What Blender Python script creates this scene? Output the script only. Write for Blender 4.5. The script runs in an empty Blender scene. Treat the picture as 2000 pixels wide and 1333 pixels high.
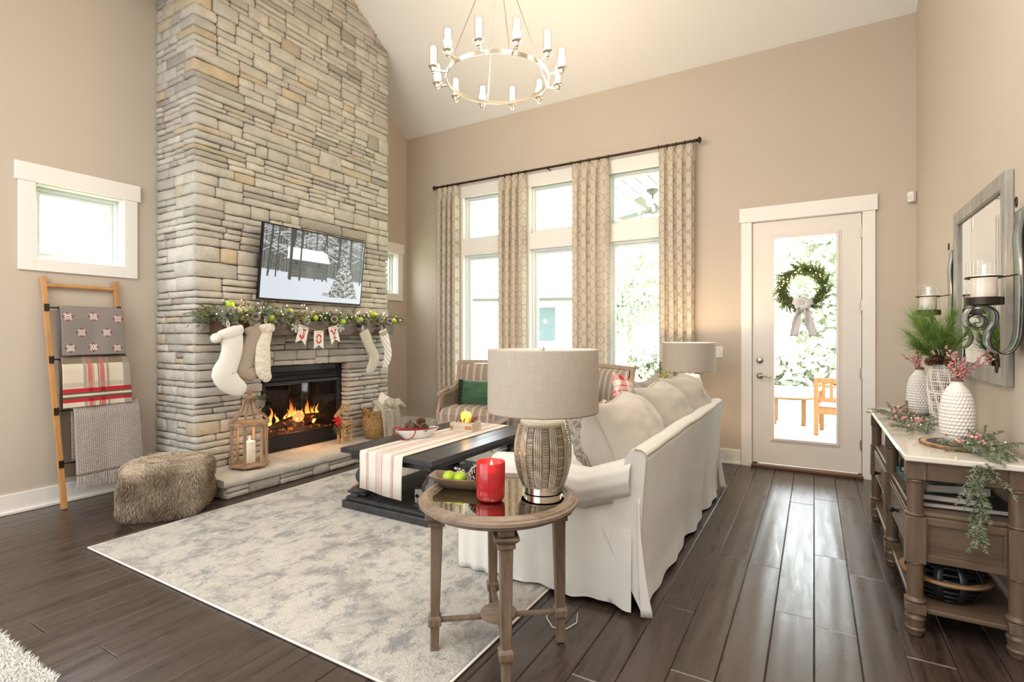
import bpy, math, random
import numpy as np
from mathutils import Vector, Matrix, noise
R_ = random.Random(7)
sc = bpy.context.scene
COL = sc.collection
PI = math.pi
rad = math.radians
# ---------------------------------------------------------------- camera, sky, lights, exposure
cam = bpy.data.cameras.new('camera'); camo = bpy.data.objects.new('camera', cam); COL.objects.link(camo)
camo.location = (0, 0, 1.336); camo.rotation_euler = (rad(90), 0, math.atan(590 / 1010))
cam.sensor_width = 36; cam.lens = 1010 / 2000 * 36; cam.shift_y = -10.5 / 2000; cam.clip_start = .05; cam.clip_end = 200
sc.camera = camo
sc.view_settings.view_transform = 'Standard'; sc.view_settings.look = 'None'
sc.view_settings.exposure = 0.80; sc.view_settings.gamma = 1; sc.view_settings.use_curve_mapping = False
sc.cycles.use_denoising = True; sc.cycles.max_bounces = 8; sc.cycles.diffuse_bounces = 4; sc.cycles.glossy_bounces = 4
sc.cycles.transmission_bounces = 8; sc.cycles.transparent_max_bounces = 10
sc.cycles.caustics_reflective = False; sc.cycles.caustics_refractive = False; sc.cycles.sample_clamp_indirect = 6
W = bpy.data.worlds.new('sky'); sc.world = W; W.use_nodes = True
bg = W.node_tree.nodes['Background']; bg.inputs[0].default_value = (0.90, 0.96, 1.0, 1); bg.inputs[1].default_value = 6.8
def area(name, loc, rot, sx, sy, power, color, spread=None):
    l = bpy.data.lights.new(name, 'AREA'); l.shape = 'RECTANGLE'; l.size = sx; l.size_y = sy; l.energy = power; l.color = color
    if spread: l.spread = spread
    o = bpy.data.objects.new(name, l); COL.objects.link(o); o.location = loc; o.rotation_euler = rot; return o
# unseen fill lights added behind, beside and above the camera to brighten the room
area('rear_overhead_fill', (-2.2, -1.3, 4.0), (rad(28), 0, rad(8)), 4.0, 2.2, 105, (1.0, .96, .91))
area('rear_cool_fill', (-2.6, -2.8, 1.7), (rad(90), 0, rad(0)), 4.4, 2.0, 60, (.86, .94, 1.0))
area('left_cool_fill', (-5.0, -1.2, 1.8), (rad(90), 0, rad(-62)), 1.8, 1.8, 40, (.84, .93, 1.0))  # added cool side fill, no window is built here
area('aisle_overhead_fill', (.25, 1.2, 4.1), (0, 0, 0), .7, 3.0, 48, (1.0, .95, .88))  # added overhead fill for the aisle, right wall and sofa back
def point(name, loc, power, color, r=.03, parent=None):
    l = bpy.data.lights.new(name, 'POINT'); l.energy = power; l.color = color; l.shadow_soft_size = r
    o = bpy.data.objects.new(name, l); COL.objects.link(o); o.location = loc; o.parent = parent; return o
# ---------------------------------------------------------------- tagging
def tag(o, label=None, cat=None, group=None, kind=None):
    if label: o['label'] = label
    if cat: o['category'] = cat
    if group: o['group'] = group
    if kind: o['kind'] = kind
    return o
def thing(name, label, cat, loc=(0, 0, 0), rz=0, group=None):
    o = bpy.data.objects.new(name, None); COL.objects.link(o); o.location = loc; o.rotation_euler = (0, 0, rz)
    o.empty_display_size = .05
    return tag(o, label, cat, group)
def dup(o, loc, rz=None, label=None, group=None):
    def rec(a, p):
        b = a.copy(); COL.objects.link(b); b.parent = p
        for ch in a.children: rec(ch, b)
        return b
    r = rec(o, None); r.location = loc
    if rz is not None: r.rotation_euler = (0, 0, rz)
    if label: r['label'] = label
    if group: r['group'] = group
    return r
# ---------------------------------------------------------------- mesh builder
class MB:
    def __init__(s): s.v = []; s.f = []; s.mi = []; s.m = 0; s.X = Matrix()
    def at(s, *a):
        s.X = Matrix()
        for m in a: s.X = s.X @ m
        return s
    def add(s, vs, fs):
        n = len(s.v); X = s.X
        s.v += [tuple(X @ Vector(v)) for v in vs]
        s.f += [tuple(n + i for i in f) for f in fs]; s.mi += [s.m] * len(fs); return s
    def box(s, x0, x1, y0, y1, z0, z1):
        return s.add([(x0, y0, z0), (x1, y0, z0), (x1, y1, z0), (x0, y1, z0), (x0, y0, z1), (x1, y0, z1), (x1, y1, z1), (x0, y1, z1)],
                     [(0, 3, 2, 1), (4, 5, 6, 7), (0, 1, 5, 4), (1, 2, 6, 5), (2, 3, 7, 6), (3, 0, 4, 7)])
    def taper(s, w0, w1, z0, z1, cx=0, cy=0):
        a, b = w0 / 2, w1 / 2
        return s.add([(cx - a, cy - a, z0), (cx + a, cy - a, z0), (cx + a, cy + a, z0), (cx - a, cy + a, z0), (cx - b, cy - b, z1), (cx + b, cy - b, z1), (cx + b, cy + b, z1), (cx - b, cy + b, z1)],
                     [(0, 3, 2, 1), (4, 5, 6, 7), (0, 1, 5, 4), (1, 2, 6, 5), (2, 3, 7, 6), (3, 0, 4, 7)])
    def lathe(s, prof, n=24, c=(0, 0, 0), cap=True, sx=1, sy=1):
        vs = []; fs = []
        for r, z in prof:
            for i in range(n):
                a = 2 * PI * i / n; vs.append((c[0] + r * math.cos(a) * sx, c[1] + r * math.sin(a) * sy, c[2] + z))
        for k in range(len(prof) - 1):
            for i in range(n):
                j = (i + 1) % n; fs.append((k * n + i, k * n + j, (k + 1) * n + j, (k + 1) * n + i))
        if cap:
            fs.append(tuple(range(n - 1, -1, -1))); b = (len(prof) - 1) * n; fs.append(tuple(b + i for i in range(n)))
        return s.add(vs, fs)
    def cyl(s, p, q, r, n=10, r2=None):
        return s.tube([p, q], [r, r if r2 is None else r2], n)
    def tube(s, pts, r, n=8, closed=False, flat=1.0, up=None, cap=True):
        pts = [Vector(p) for p in pts]; m = len(pts)
        if not isinstance(r, (list, tuple)): r = [r] * m
        vs = []; fs = []; prev = None
        for k in range(m):
            if closed: t = pts[(k + 1) % m] - pts[k - 1]
            else: t = pts[min(k + 1, m - 1)] - pts[max(k - 1, 0)]
            if t.length < 1e-9: t = Vector((0, 0, 1))
            t.normalize()
            if up is not None: u = Vector(up)
            elif prev is None: u = Vector((0, 0, 1)) if abs(t.z) < .9 else Vector((1, 0, 0))
            else: u = prev
            a = u - t * u.dot(t)
            if a.length < 1e-5: a = t.orthogonal()
            a.normalize(); b = t.cross(a); prev = a
            for i in range(n):
                g = 2 * PI * i / n; vs.append(tuple(pts[k] + a * (math.cos(g) * r[k] * flat) + b * (math.sin(g) * r[k])))
        for k in range(m if closed else m - 1):
            k2 = (k + 1) % m
            for i in range(n):
                j = (i + 1) % n; fs.append((k * n + i, k * n + j, k2 * n + j, k2 * n + i))
        if not closed and cap: fs.append(tuple(range(n - 1, -1, -1))); fs.append(tuple((m - 1) * n + i for i in range(n)))
        return s.add(vs, fs)
    def grid(s, fn, nu, nv, closeu=False):
        vs = [fn(i / nu, j / nv) for j in range(nv + 1) for i in range(nu + (0 if closeu else 1))]
        w = nu if closeu else nu + 1; fs = []
        for j in range(nv):
            for i in range(nu):
                i2 = (i + 1) % w if closeu else i + 1
                fs.append((j * w + i, j * w + i2, (j + 1) * w + i2, (j + 1) * w + i))
        return s.add(vs, fs)
    def sphere(s, c, r, n=12, m=8, sz=1):
        return s.lathe([(r * math.sin(PI * max(.02, min(.98, k / m))), -r * sz * math.cos(PI * k / m)) for k in range(m + 1)], n, c)
    def prism(s, pts, d):
        """closed 2D outline in local xz, thickness along y from 0 to d"""
        n = len(pts); vs = [(x, 0, z) for x, z in pts] + [(x, d, z) for x, z in pts]
        return s.add(vs, [tuple(range(n)), tuple(range(2 * n - 1, n - 1, -1))] + [(i, i + n, (i + 1) % n + n, (i + 1) % n) for i in range(n)])
    def blade(s, p, d, l, w):
        """thin needle: one triangle"""
        p = Vector(p); d = Vector(d).normalized(); a = d.orthogonal().normalized(); a.rotate(Matrix.Rotation(R_.random() * 6.28, 3, d))
        a *= w / 2; return s.add([tuple(p - a), tuple(p + a), tuple(p + d * l)], [(0, 1, 2)])
    def build(s, name, mat, parent=None, smooth=0, bevel=0, seg=2, sub=0, loc=None, solid=0):
        me = bpy.data.meshes.new(name); me.from_pydata(s.v, [], s.f); me.update()
        for m in (mat if isinstance(mat, (list, tuple)) else [mat]): me.materials.append(m)
        if isinstance(mat, (list, tuple)): me.polygons.foreach_set('material_index', s.mi)
        if smooth:
            me.polygons.foreach_set('use_smooth', [True] * len(me.polygons))
            if smooth < 180: me.set_sharp_from_angle(angle=rad(smooth if smooth > 1 else 40))
        o = bpy.data.objects.new(name, me); COL.objects.link(o); o.parent = parent
        if loc: o.location = loc
        if solid: q = o.modifiers.new('s', 'SOLIDIFY'); q.thickness = solid; q.offset = 0
        if bevel: q = o.modifiers.new('b', 'BEVEL'); q.width = bevel; q.segments = seg; q.limit_method = 'ANGLE'; q.angle_limit = rad(35)
        if sub: q = o.modifiers.new('u', 'SUBSURF'); q.levels = sub; q.render_levels = sub
        return o
T = lambda x, y, z: Matrix.Translation((x, y, z))
Rx = lambda a: Matrix.Rotation(a, 4, 'X')
Ry = lambda a: Matrix.Rotation(a, 4, 'Y')
Rz = lambda a: Matrix.Rotation(a, 4, 'Z')
def bx(name, mat, b, parent=None, bevel=0, **k): return MB().box(*b).build(name, mat, parent, bevel=bevel, **k)
def paint(o, fn):
    """per-vertex colour attribute 'col' from fn(vertex index)"""
    me = o.data; ca = me.color_attributes.new('col', 'FLOAT_COLOR', 'POINT')
    ca.data.foreach_set('color', np.asarray(fn, dtype=np.float32).ravel())
def rnd_attr(o, val):
    a = o.data.attributes.new('rnd', 'FLOAT', 'FACE')
    v = [val] * len(o.data.polygons) if isinstance(val, float) else val
    a.data.foreach_set('value', v)
# ---------------------------------------------------------------- materials
class NT:
    def __init__(s, name):
        s.mat = bpy.data.materials.new(name); s.mat.use_nodes = True; s.t = s.mat.node_tree; s.b = s.t.nodes['Principled BSDF']
    def n(s, typ, **k):
        x = s.t.nodes.new(typ)
        for a, v in k.items():
            if a.startswith('i_'):
                key = a[2:]; key = int(key) if key.isdigit() else key.replace('_', ' ')
                s.put(x.inputs[key], v)
            else: setattr(x, a, v)
        return x
    def put(s, inp, v):
        if isinstance(v, bpy.types.NodeSocket): s.t.links.new(v, inp)
        elif isinstance(v, bpy.types.Node): s.t.links.new(v.outputs[0], inp)
        elif isinstance(v, tuple) and len(v) == 3 and inp.type == 'RGBA': inp.default_value = (*v, 1)
        else: inp.default_value = v
    def co(s, scale=(1, 1, 1), kind='Object', rot=(0, 0, 0)):
        tc = s.n('ShaderNodeTexCoord'); m = s.n('ShaderNodeMapping'); s.t.links.new(tc.outputs[kind], m.inputs[0])
        m.inputs['Scale'].default_value = scale; m.inputs['Rotation'].default_value = rot; return m.outputs[0]
    def noise(s, vec, scale, detail=3, rough=.5, dist=0):
        x = s.n('ShaderNodeTexNoise', i_Vector=vec, i_Scale=scale, i_Detail=detail, i_Roughness=rough, i_Distortion=dist); return x.outputs['Fac']
    def wave(s, vec, scale, dist=0, d='X', prof='SIN'):
        x = s.n('ShaderNodeTexWave', i_Vector=vec, i_Scale=scale, i_Distortion=dist); x.bands_direction = d; x.wave_profile = prof; return x.outputs['Fac']
    def ramp(s, fac, stops, mode='LINEAR'):
        r = s.n('ShaderNodeValToRGB', i_Fac=fac); r.color_ramp.interpolation = mode; e = r.color_ramp.elements
        while len(e) < len(stops): e.new(.5)
        for el, (p, c) in zip(e, stops): el.position = p; el.color = (*c, 1) if isinstance(c, tuple) else (c, c, c, 1)
        return r.outputs[0]
    def mix(s, fac, a, b, mode='MIX'):
        m = s.n('ShaderNodeMix', data_type='RGBA'); m.blend_type = mode
        s.put(m.inputs[0], fac); s.put(m.inputs[6], a); s.put(m.inputs[7], b); return m.outputs[2]
    def math(s, op, a, b=0.0, c=None):
        m = s.n('ShaderNodeMath', operation=op); s.put(m.inputs[0], a); s.put(m.inputs[1], b)
        if c is not None: s.put(m.inputs[2], c)
        return m.outputs[0]
    def bump(s, h, strength=.3, dist=.01):
        return s.n('ShaderNodeBump', i_Height=h, i_Strength=strength, i_Distance=dist).outputs[0]
    def set(s, **k):
        for a, v in k.items(): s.put(s.b.inputs[a.replace('_', ' ')], v)
        return s
def M(name, c, r=.5, m=0, c2=None, s=6, st=(1, 1, 1), bump=0, bs=60, bst=None, bd=.004, emit=None, es=0, trans=0, ior=1.45, coat=0, sheen=0, sss=0, det=4):
    t = NT(name); col = c
    if c2 is not None: col = t.mix(t.ramp(t.noise(t.co(st), s, det), [(.32, 0.), (.68, 1.)]), c, c2)
    t.set(Base_Color=col, Roughness=r, Metallic=m, Transmission_Weight=trans, IOR=ior, Coat_Weight=coat, Sheen_Weight=sheen)
    if bump: t.set(Normal=t.bump(t.noise(t.co(bst or st), bs, 4, .6), bump, bd))
    if emit: t.set(Emission_Color=emit, Emission_Strength=es)
    if sss: t.set(Subsurface_Weight=sss); t.b.inputs['Subsurface Radius'].default_value = (.02, .01, .006)
    return t.mat
def wood(name, c1, c2, axis='Y', r=.4, s=3.0, bump=.25, fine=40, coat=0):
    t = NT(name); k = {'X': (.12, 1, 1), 'Y': (1, .12, 1), 'Z': (1, 1, .12)}[axis]; v = t.co(k)
    a = t.noise(v, s * 4, 5, .6, .6); b = t.noise(v, fine * 2, 3, .6)
    f = t.mix(.35, a, b); col = t.mix(t.ramp(f, [(.36, 0.), (.64, 1.)]), c1, c2)
    t.set(Base_Color=col, Roughness=r, Coat_Weight=coat, Normal=t.bump(f, bump, .003)); return t.mat
def glass(name, tint=(1, 1, 1), refl=.08):
    """thin pane glass: mostly clear, mirrors a little at grazing angles"""
    m = bpy.data.materials.new(name); m.use_nodes = True; t = m.node_tree; t.nodes.clear()
    o = t.nodes.new('ShaderNodeOutputMaterial'); mx = t.nodes.new('ShaderNodeMixShader'); tr = t.nodes.new('ShaderNodeBsdfTransparent'); g = t.nodes.new('ShaderNodeBsdfGlossy'); f = t.nodes.new('ShaderNodeLayerWeight'); pw = t.nodes.new('ShaderNodeMath'); pw.operation = 'POWER'; pw.inputs[1].default_value = 3.5; m2 = t.nodes.new('ShaderNodeMath'); m2.operation = 'MULTIPLY_ADD'; m2.inputs[1].default_value = .45; m2.inputs[2].default_value = refl * .5
    tr.inputs[0].default_value = (*tint, 1); g.inputs['Roughness'].default_value = .02; f.inputs[0].default_value = .5; t.links.new(f.outputs['Facing'], pw.inputs[0]); t.links.new(pw.outputs[0], m2.inputs[0])
    t.links.new(m2.outputs[0], mx.inputs[0]); t.links.new(tr.outputs[0], mx.inputs[1]); t.links.new(g.outputs[0], mx.inputs[2]); t.links.new(mx.outputs[0], o.inputs[0]); return m
def attr_mat(name, rough=.6, es=0, bump=0, bs=80, sheen=0):
    t = NT(name); a = t.n('ShaderNodeVertexColor'); a.layer_name = 'col'
    if es: t.set(Base_Color=(.02, .02, .02), Emission_Color=a.outputs[0], Emission_Strength=es, Roughness=rough)
    else: t.set(Base_Color=a.outputs[0], Roughness=rough, Sheen_Weight=sheen)
    if bump: t.set(Normal=t.bump(t.noise(t.co(), bs, 3), bump, .004))
    return t.mat
WALL = M('wall_paint', (.56, .485, .405), .85, bump=.04, bs=300)
CEIL = M('ceiling_paint', (.84, .82, .79), .9)
TRIM = M('trim_paint', (.85, .815, .77), .38)
GLASS = glass('window_glass')
BLACKM = M('black_metal', (.012, .012, .013), .42, .6)
IRON = M('dark_iron', (.05, .042, .036), .42, .9)
BRONZE = M('oil_bronze', (.055, .034, .022), .42, .7)
NICKEL = M('brushed_nickel', (.72, .66, .58), .24, 1)
SILVER = M('satin_nickel', (.50, .46, .42), .3, 1)
# ================================================================ ROOM SHELL
XL, XR, YB = -5.20, .79, 5.82
ROOFZ = lambda y: 4.245 + .583 * (5.80 - y)
# ---- floor: every plank in view is its own part
t = NT('oak_floor')
at = t.n('ShaderNodeAttribute'); at.attribute_name = 'rnd'; rv = at.outputs['Fac']
vec = t.n('ShaderNodeVectorMath', operation='ADD'); t.t.links.new(t.co((1, .09, 1)), vec.inputs[0])
cmb = t.n('ShaderNodeCombineXYZ', i_0=t.math('MULTIPLY', rv, 37.0), i_1=t.math('MULTIPLY', rv, 11.0)); t.t.links.new(cmb.outputs[0], vec.inputs[1])
v = vec.outputs[0]
g1 = t.noise(v, 24, 5, .6, .7); g2 = t.noise(v, 150, 4, .75, 1.2)
base = t.mix(t.ramp(g1, [(.35, 0.), (.7, 1.)]), (.026, .0165, .012), (.066, .043, .032))
base = t.mix(t.ramp(rv, [(0, 0.), (1, .45)]), base, (.066, .048, .039))
base = t.mix(t.ramp(g2, [(.56, 0.), (.72, .34)]), base, (.20, .17, .155))
sc1 = t.noise(t.co((1, 1, 1)), 5, 2); sc2 = t.wave(v, 3.3, 5, 'X')
t.set(Base_Color=base, Roughness=t.ramp(g1, [(.3, .24), (.8, .40)]), Specular_IOR_Level=.8,
      Normal=t.bump(t.math('ADD', t.math('MULTIPLY', sc2, .5), t.math('ADD', t.math('MULTIPLY', g2, .10), t.math('MULTIPLY', sc1, .8))), .30, .006))
FLOORM = t.mat
SEAM = M('plank_gap', (.02, .012, .008), .8)
floor = bx('floor', SEAM, (XL - .05, XR + .1, -3.2, YB + .02, -.08, -.010)); tag(floor, kind='structure')
rest = MB(); restv = []
def plank(mb, x0, x1, y0, y1):
    g = .0009; c = .0036; x0 += g; x1 -= g; y0 += g; y1 -= g
    mb.add([(x0, y0, -.010), (x1, y0, -.010), (x1, y1, -.010), (x0, y1, -.010), (x0, y0, -c), (x1, y0, -c), (x1, y1, -c), (x0, y1, -c),
            (x0 + c, y0 + c, 0), (x1 - c, y0 + c, 0), (x1 - c, y1 - c, 0), (x0 + c, y1 - c, 0)],
           [(0, 1, 5, 4), (1, 2, 6, 5), (2, 3, 7, 6), (3, 0, 4, 7), (4, 5, 9, 8), (5, 6, 10, 9), (6, 7, 11, 10), (7, 4, 8, 11), (8, 9, 10, 11)])
PW = .166; k0 = int(math.floor(XL / PW)); k1 = int(math.ceil(XR / PW))
for k in range(k0, k1):
    x0, x1 = max(XL, k * PW), min(XR, (k + 1) * PW)
    y = YB; 
    L = R_.uniform(.35, 1.9)
    while y > -3.1:
        y0 = max(-3.2, y - L); L = R_.choice([1.9, 1.6, 1.25, .9, .6, 1.9])
        if y0 < .1 and y < 1.0: y0 = -3.2
        r = R_.random()
        if y < .75 or y0 == -3.2 and y < .9:
            n = len(rest.f); plank(rest, x0, x1, y0, y); restv += [r] * (len(rest.f) - n)
        else:
            mb = MB(); plank(mb, x0, x1, y0, y); o = mb.build('plank', FLOORM, floor); rnd_attr(o, r)
        y = y0
o = rest.build('plank_rest', FLOORM, floor); rnd_attr(o, restv); tag(o, kind='stuff')
# ---- walls
def wall(name, boxes, mat=WALL):
    m = MB()
    for b in boxes: m.box(*b)
    return tag(m.build(name, mat), kind='structure')
WX0, WX1, WZ0, WZ1 = -4.20, -1.22, .27, 3.24          # window bank opening
DX0, DX1, DZ = -.56, .40, 2.50                        # door opening
y0, y1 = YB, YB + .16
wall('wall_back', [(XL - .16, WX0, y0, y1, 0, 5.8), (WX0, WX1, y0, y1, 0, WZ0), (WX0, WX1, y0, y1, WZ1, 5.8), (WX1, DX0, y0, y1, 0, 5.8),
                   (DX0, DX1, y0, y1, DZ, 5.8), (DX1, XR + .16, y0, y1, 0, 5.8)])
wa, wb, wz0, wz1 = 1.59, 2.185, 1.934, 2.52
x0, x1 = XL - .16, XL
wall('wall_left', [(x0, x1, -3.2, wa, 0, 5.8), (x0, x1, wa, wb, 0, wz0), (x0, x1, wa, wb, wz1, 5.8), (x0, x1, wb, 7.2 - wb, 0, 5.8),
                   (x0, x1, 7.2 - wb, 7.2 - wa, 0, wz0), (x0, x1, 7.2 - wb, 7.2 - wa, wz1, 5.8), (x0, x1, 7.2 - wa, YB, 0, 5.8)])
wall('wall_right', [(XR, XR + .16, -3.2, YB, 0, 5.8)])
wall('wall_front', [(XL - .16, XR + .16, -3.36, -3.2, 0, 4.5)])
m = MB(); pr = [(YB + .2, ROOFZ(YB + .2)), (3.6, ROOFZ(3.6)), (1.4, ROOFZ(5.8)), (-3.4, ROOFZ(5.8)), (-3.4, 4.45), (1.35, 4.45), (3.6, ROOFZ(3.6) + .2), (YB + .2, ROOFZ(YB + .2) + .2)]
n = len(pr); m.add([(XL - .2, a, b) for a, b in pr] + [(XR + .2, a, b) for a, b in pr], [(0, 1, n + 1, n), (1, 2, n + 2, n + 1), (2, 3, n + 3, n + 2), (3, 4, n + 4, n + 3), (4, 5, n + 5, n + 4), (5, 6, n + 6, n + 5), (6, 7, n + 7, n + 6), (7, 0, n, n + 7), (0, 7, 6, 1), (1, 6, 5, 2), (2, 5, 4, 3), (n, n + 1, n + 6, n + 7), (n + 1, n + 2, n + 5, n + 6), (n + 2, n + 3, n + 4, n + 5)])
tag(m.build('ceiling', CEIL), kind='structure')
# ---- baseboards
def baseboard(name, segs):
    m = MB()
    for ax, a, b in segs:
        if ax == 'L': m.box(XL, XL + .016, a, b, 0, .15); m.box(XL + .016, XL + .034, a, b, 0, .022)
        if ax == 'R': m.box(XR - .016, XR, a, b, 0, .15); m.box(XR - .034, XR - .016, a, b, 0, .022)
        if ax == 'B': m.box(a, b, YB - .016, YB, 0, .15); m.box(a, b, YB - .034, YB - .016, 0, .022)
    tag(m.build(name, TRIM, bevel=.004), kind='structure')
baseboard('baseboard_left', [('L', -3.2, 2.47), ('L', 4.73, YB)])
baseboard('baseboard_right', [('R', -3.2, YB)])
baseboard('baseboard_back', [('B', XL, -.655), ('B', .485, XR)])
# ---- window bank on the back wall
t1 = thing('trim_1', None, None); tag(t1, kind='structure')
bx('header', TRIM, (-4.36, -1.105, YB - .028, YB, WZ1 - .01, 3.43), t1, .003)
bx('apron', TRIM, (-4.33, -1.12, YB - .02, YB, .13, WZ0 - .02), t1, .003)
bx('sill', TRIM, (-4.37, -1.11, YB - .07, YB + .10, WZ0 - .02, WZ0 + .012), t1, .004)
UN = [(-4.165, -3.24), (-3.127, -2.203), (-2.09, -1.25)]
for a, b in ((-4.33, -4.165), (-3.24, -3.127), (-2.203, -2.09), (-1.25, -1.115)):
    bx('casing', TRIM, (a, b, YB - .022, YB + .14, WZ0, WZ1), t1, .003)
for a, b in UN: bx('mid_rail', TRIM, (a, b, YB - .004, YB + .14, 2.44, 2.64), t1, .003)
VINYL = M('white_vinyl', (.74, .79, .77), .4)
def frame(name, x0, x1, z0, z1, w, y0, y1, mat, parent, wb=None, ax='x'):
    m = MB(); wb = wb or w
    B = (lambda a, b, c, d: m.box(a, b, y0, y1, c, d)) if ax == 'x' else (lambda a, b, c, d: m.box(y0, y1, a, b, c, d))
    B(x0, x0 + w, z0, z1); B(x1 - w, x1, z0, z1); B(x0 + w, x1 - w, z0, z0 + wb); B(x0 + w, x1 - w, z1 - w, z1)
    return m.build(name, mat, parent, bevel=.003, seg=1)
for i, (a, b) in enumerate(UN):
    w = thing('window_%d' % (i + 1), None, None); tag(w, kind='structure')
    frame('frame', a, b, WZ0 + .012, 2.44, .03, YB + .05, YB + .13, VINYL, w)
    frame('sash', a + .03, b - .03, WZ0 + .042, 2.41, .035, YB + .075, YB + .115, VINYL, w, .06)
    bx('pane', GLASS, (a + .06, b - .06, YB + .094, YB + .098, WZ0 + .09, 2.38), w)
    frame('transom_frame', a, b, 2.64, WZ1, .028, YB + .05, YB + .13, VINYL, w)
    frame('transom_sash', a + .028, b - .028, 2.668, WZ1 - .028, .022, YB + .075, YB + .115, VINYL, w)
    bx('transom_pane', GLASS, (a + .045, b - .045, YB + .094, YB + .098, 2.68, WZ1 - .04), w)
# ---- small windows on the left wall
for i, (a, b) in enumerate(((wa, wb), (7.2 - wb, 7.2 - wa))):
    w = thing('window_%d' % (i + 4), None, None); tag(w, kind='structure')
    m = MB(); m.box(XL, XL + .022, a - .10, a, wz0 - .095, wz1 + .01); m.box(XL, XL + .022, b, b + .10, wz0 - .095, wz1 + .01); m.box(XL, XL + .022, a, b, wz0 - .095, wz0)
    m.build('casing', TRIM, w, bevel=.003)
    bx('header', TRIM, (XL, XL + .032, a - .12, b + .12, wz1, wz1 + .14), w, .003)
    frame('jamb', a - .002, b + .002, wz0 - .002, wz1 + .002, .012, XL - .16, XL + .004, TRIM, w, ax='y')
    frame('frame', a + .01, b - .01, wz0 + .01, wz1 - .01, .028, XL - .15, XL - .08, VINYL, w, ax='y')
    frame('sash', a + .038, b - .038, wz0 + .038, wz1 - .038, .026, XL - .135, XL - .10, VINYL, w, ax='y')
    bx('pane', GLASS, (XL - .12, XL - .116, a + .06, b - .06, wz0 + .06, wz1 - .06), w)
# ---- door
t2 = thing('trim_2', None, None); tag(t2, kind='structure')
bx('header', TRIM, (-.665, .505, YB - .034, YB, 2.495, 2.64), t2, .003)
bx('casing', TRIM, (-.65, -.55, YB - .024, YB, 0, 2.495), t2, .003)
bx('casing', TRIM, (.388, .488, YB - .024, YB, 0, 2.495), t2, .003)
bx('threshold', wood('threshold_oak', (.10, .045, .02), (.2, .1, .05), 'X', .3), (-.555, .395, YB - .045, YB + .14, 0, .035), t2, .008)
frame('jamb', -.56, .40, -.01, 2.502, .012, YB - .004, YB + .16, TRIM, t2, .001)
bx('door_stop', TRIM, (-.548, -.50, YB + .048, YB + .075, .03, 2.49), t2); bx('door_stop', TRIM, (.36, .389, YB + .048, YB + .075, .03, 2.49), t2); bx('door_stop', TRIM, (-.548, .389, YB + .048, YB + .075, 2.46, 2.49), t2)
DOORM = M('door_paint', (.80, .74, .68), .42)
d = thing('door_1', None, None); tag(d, kind='structure')
dx0, dx1, dz0, dz1 = -.545, .382, .045, 2.487; gx0, gx1, gz0, gz1 = -.355, .192, .298, 2.318
ya, yb = YB + .002, YB + .046
m = MB(); m.box(dx0, gx0, ya, yb, dz0, dz1).box(gx1, dx1, ya, yb, dz0, dz1).box(gx0, gx1, ya, yb, dz0, gz0).box(gx0, gx1, ya, yb, gz1, dz1); m.build('slab', DOORM, d)
frame('glazing_bead', gx0 - .032, gx1 + .032, gz0 - .032, gz1 + .032, .018, ya - .006, ya + .002, DOORM, d)
frame('glazing_bead', gx0 - .016, gx1 + .016, gz0 - .016, gz1 + .016, .026, ya - .014, ya + .01, DOORM, d)
bx('pane', GLASS, (gx0, gx1, ya + .02, ya + .024, gz0, gz1), d)
for z in (.31, .98, 1.62, 2.30):
    MB().cyl((dx1 + .004, YB - .008, z - .05), (dx1 + .004, YB - .008, z + .05), .0085, 8).box(dx1 - .012, dx1 + .004, YB - .002, YB + .004, z - .045, z + .045).build('hinge', SILVER, d, 40)
m = MB().at(T(-.478, YB - .002, 0) @ Rx(PI / 2)); m.lathe([(.031, 0), (.031, .008), (.022, .014), (.011, .03), (.011, .05)], 20, (0, .93, 0))
m.X = Matrix(); m.tube([(-.478, YB - .05, .93), (-.45, YB - .055, .935), (-.42, YB - .055, .932), (-.392, YB - .055, .918), (-.372, YB - .055, .93)], [.011, .010, .008, .007, .006], 8); m.build('lever_handle', SILVER, d, 50)
m = MB().at(T(-.478, YB - .002, 0) @ Rx(PI / 2)); m.lathe([(.032, 0), (.032, .010), (.024, .018)], 20, (0, 1.085, 0)); m.X = Matrix(); m.box(-.492, -.464, YB - .034, YB - .018, 1.079, 1.091); m.build('deadbolt', SILVER, d, 50)
# ================================================================ OUTSIDE
CONC = M('porch_concrete', (.72, .72, .70), .8, c2=(.62, .62, .60), s=1.5)
tag(bx('porch_floor', CONC, (-6.2, 3.2, YB + .17, 9.9, -.12, -.05)), kind='structure')
LAWN = M('lawn_grass', (.40, .52, .24), .9, c2=(.55, .62, .36), s=.8, bump=.5, bs=60)
tag(bx('lawn', LAWN, (-60, 40, YB + .18, 60, -.30, -.14)), kind='structure')
tag(bx('side_lawn', LAWN, (-60, XL - .18, -40, YB + .17, -.30, -.14)), kind='structure')
BOARDW = M('porch_board_white', (.60, .60, .58), .6)
pc = bx('porch_ceiling', M('porch_roof_shade', (.5, .5, .5), .9), (-5.55, 3.2, YB + .17, 10.0, 3.47, 3.6)); tag(pc, kind='structure')
x = -5.5
while x < 1.5:
    MB().box(x + .008, x + .172, YB + .175, 9.95, 3.45, 3.468).build('board', BOARDW, pc, bevel=.006, seg=1); x += .18
tag(bx('porch_beam', BOARDW, (-5.55, 3.2, 9.78, 9.98, 3.22, 3.452)), kind='structure')
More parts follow.
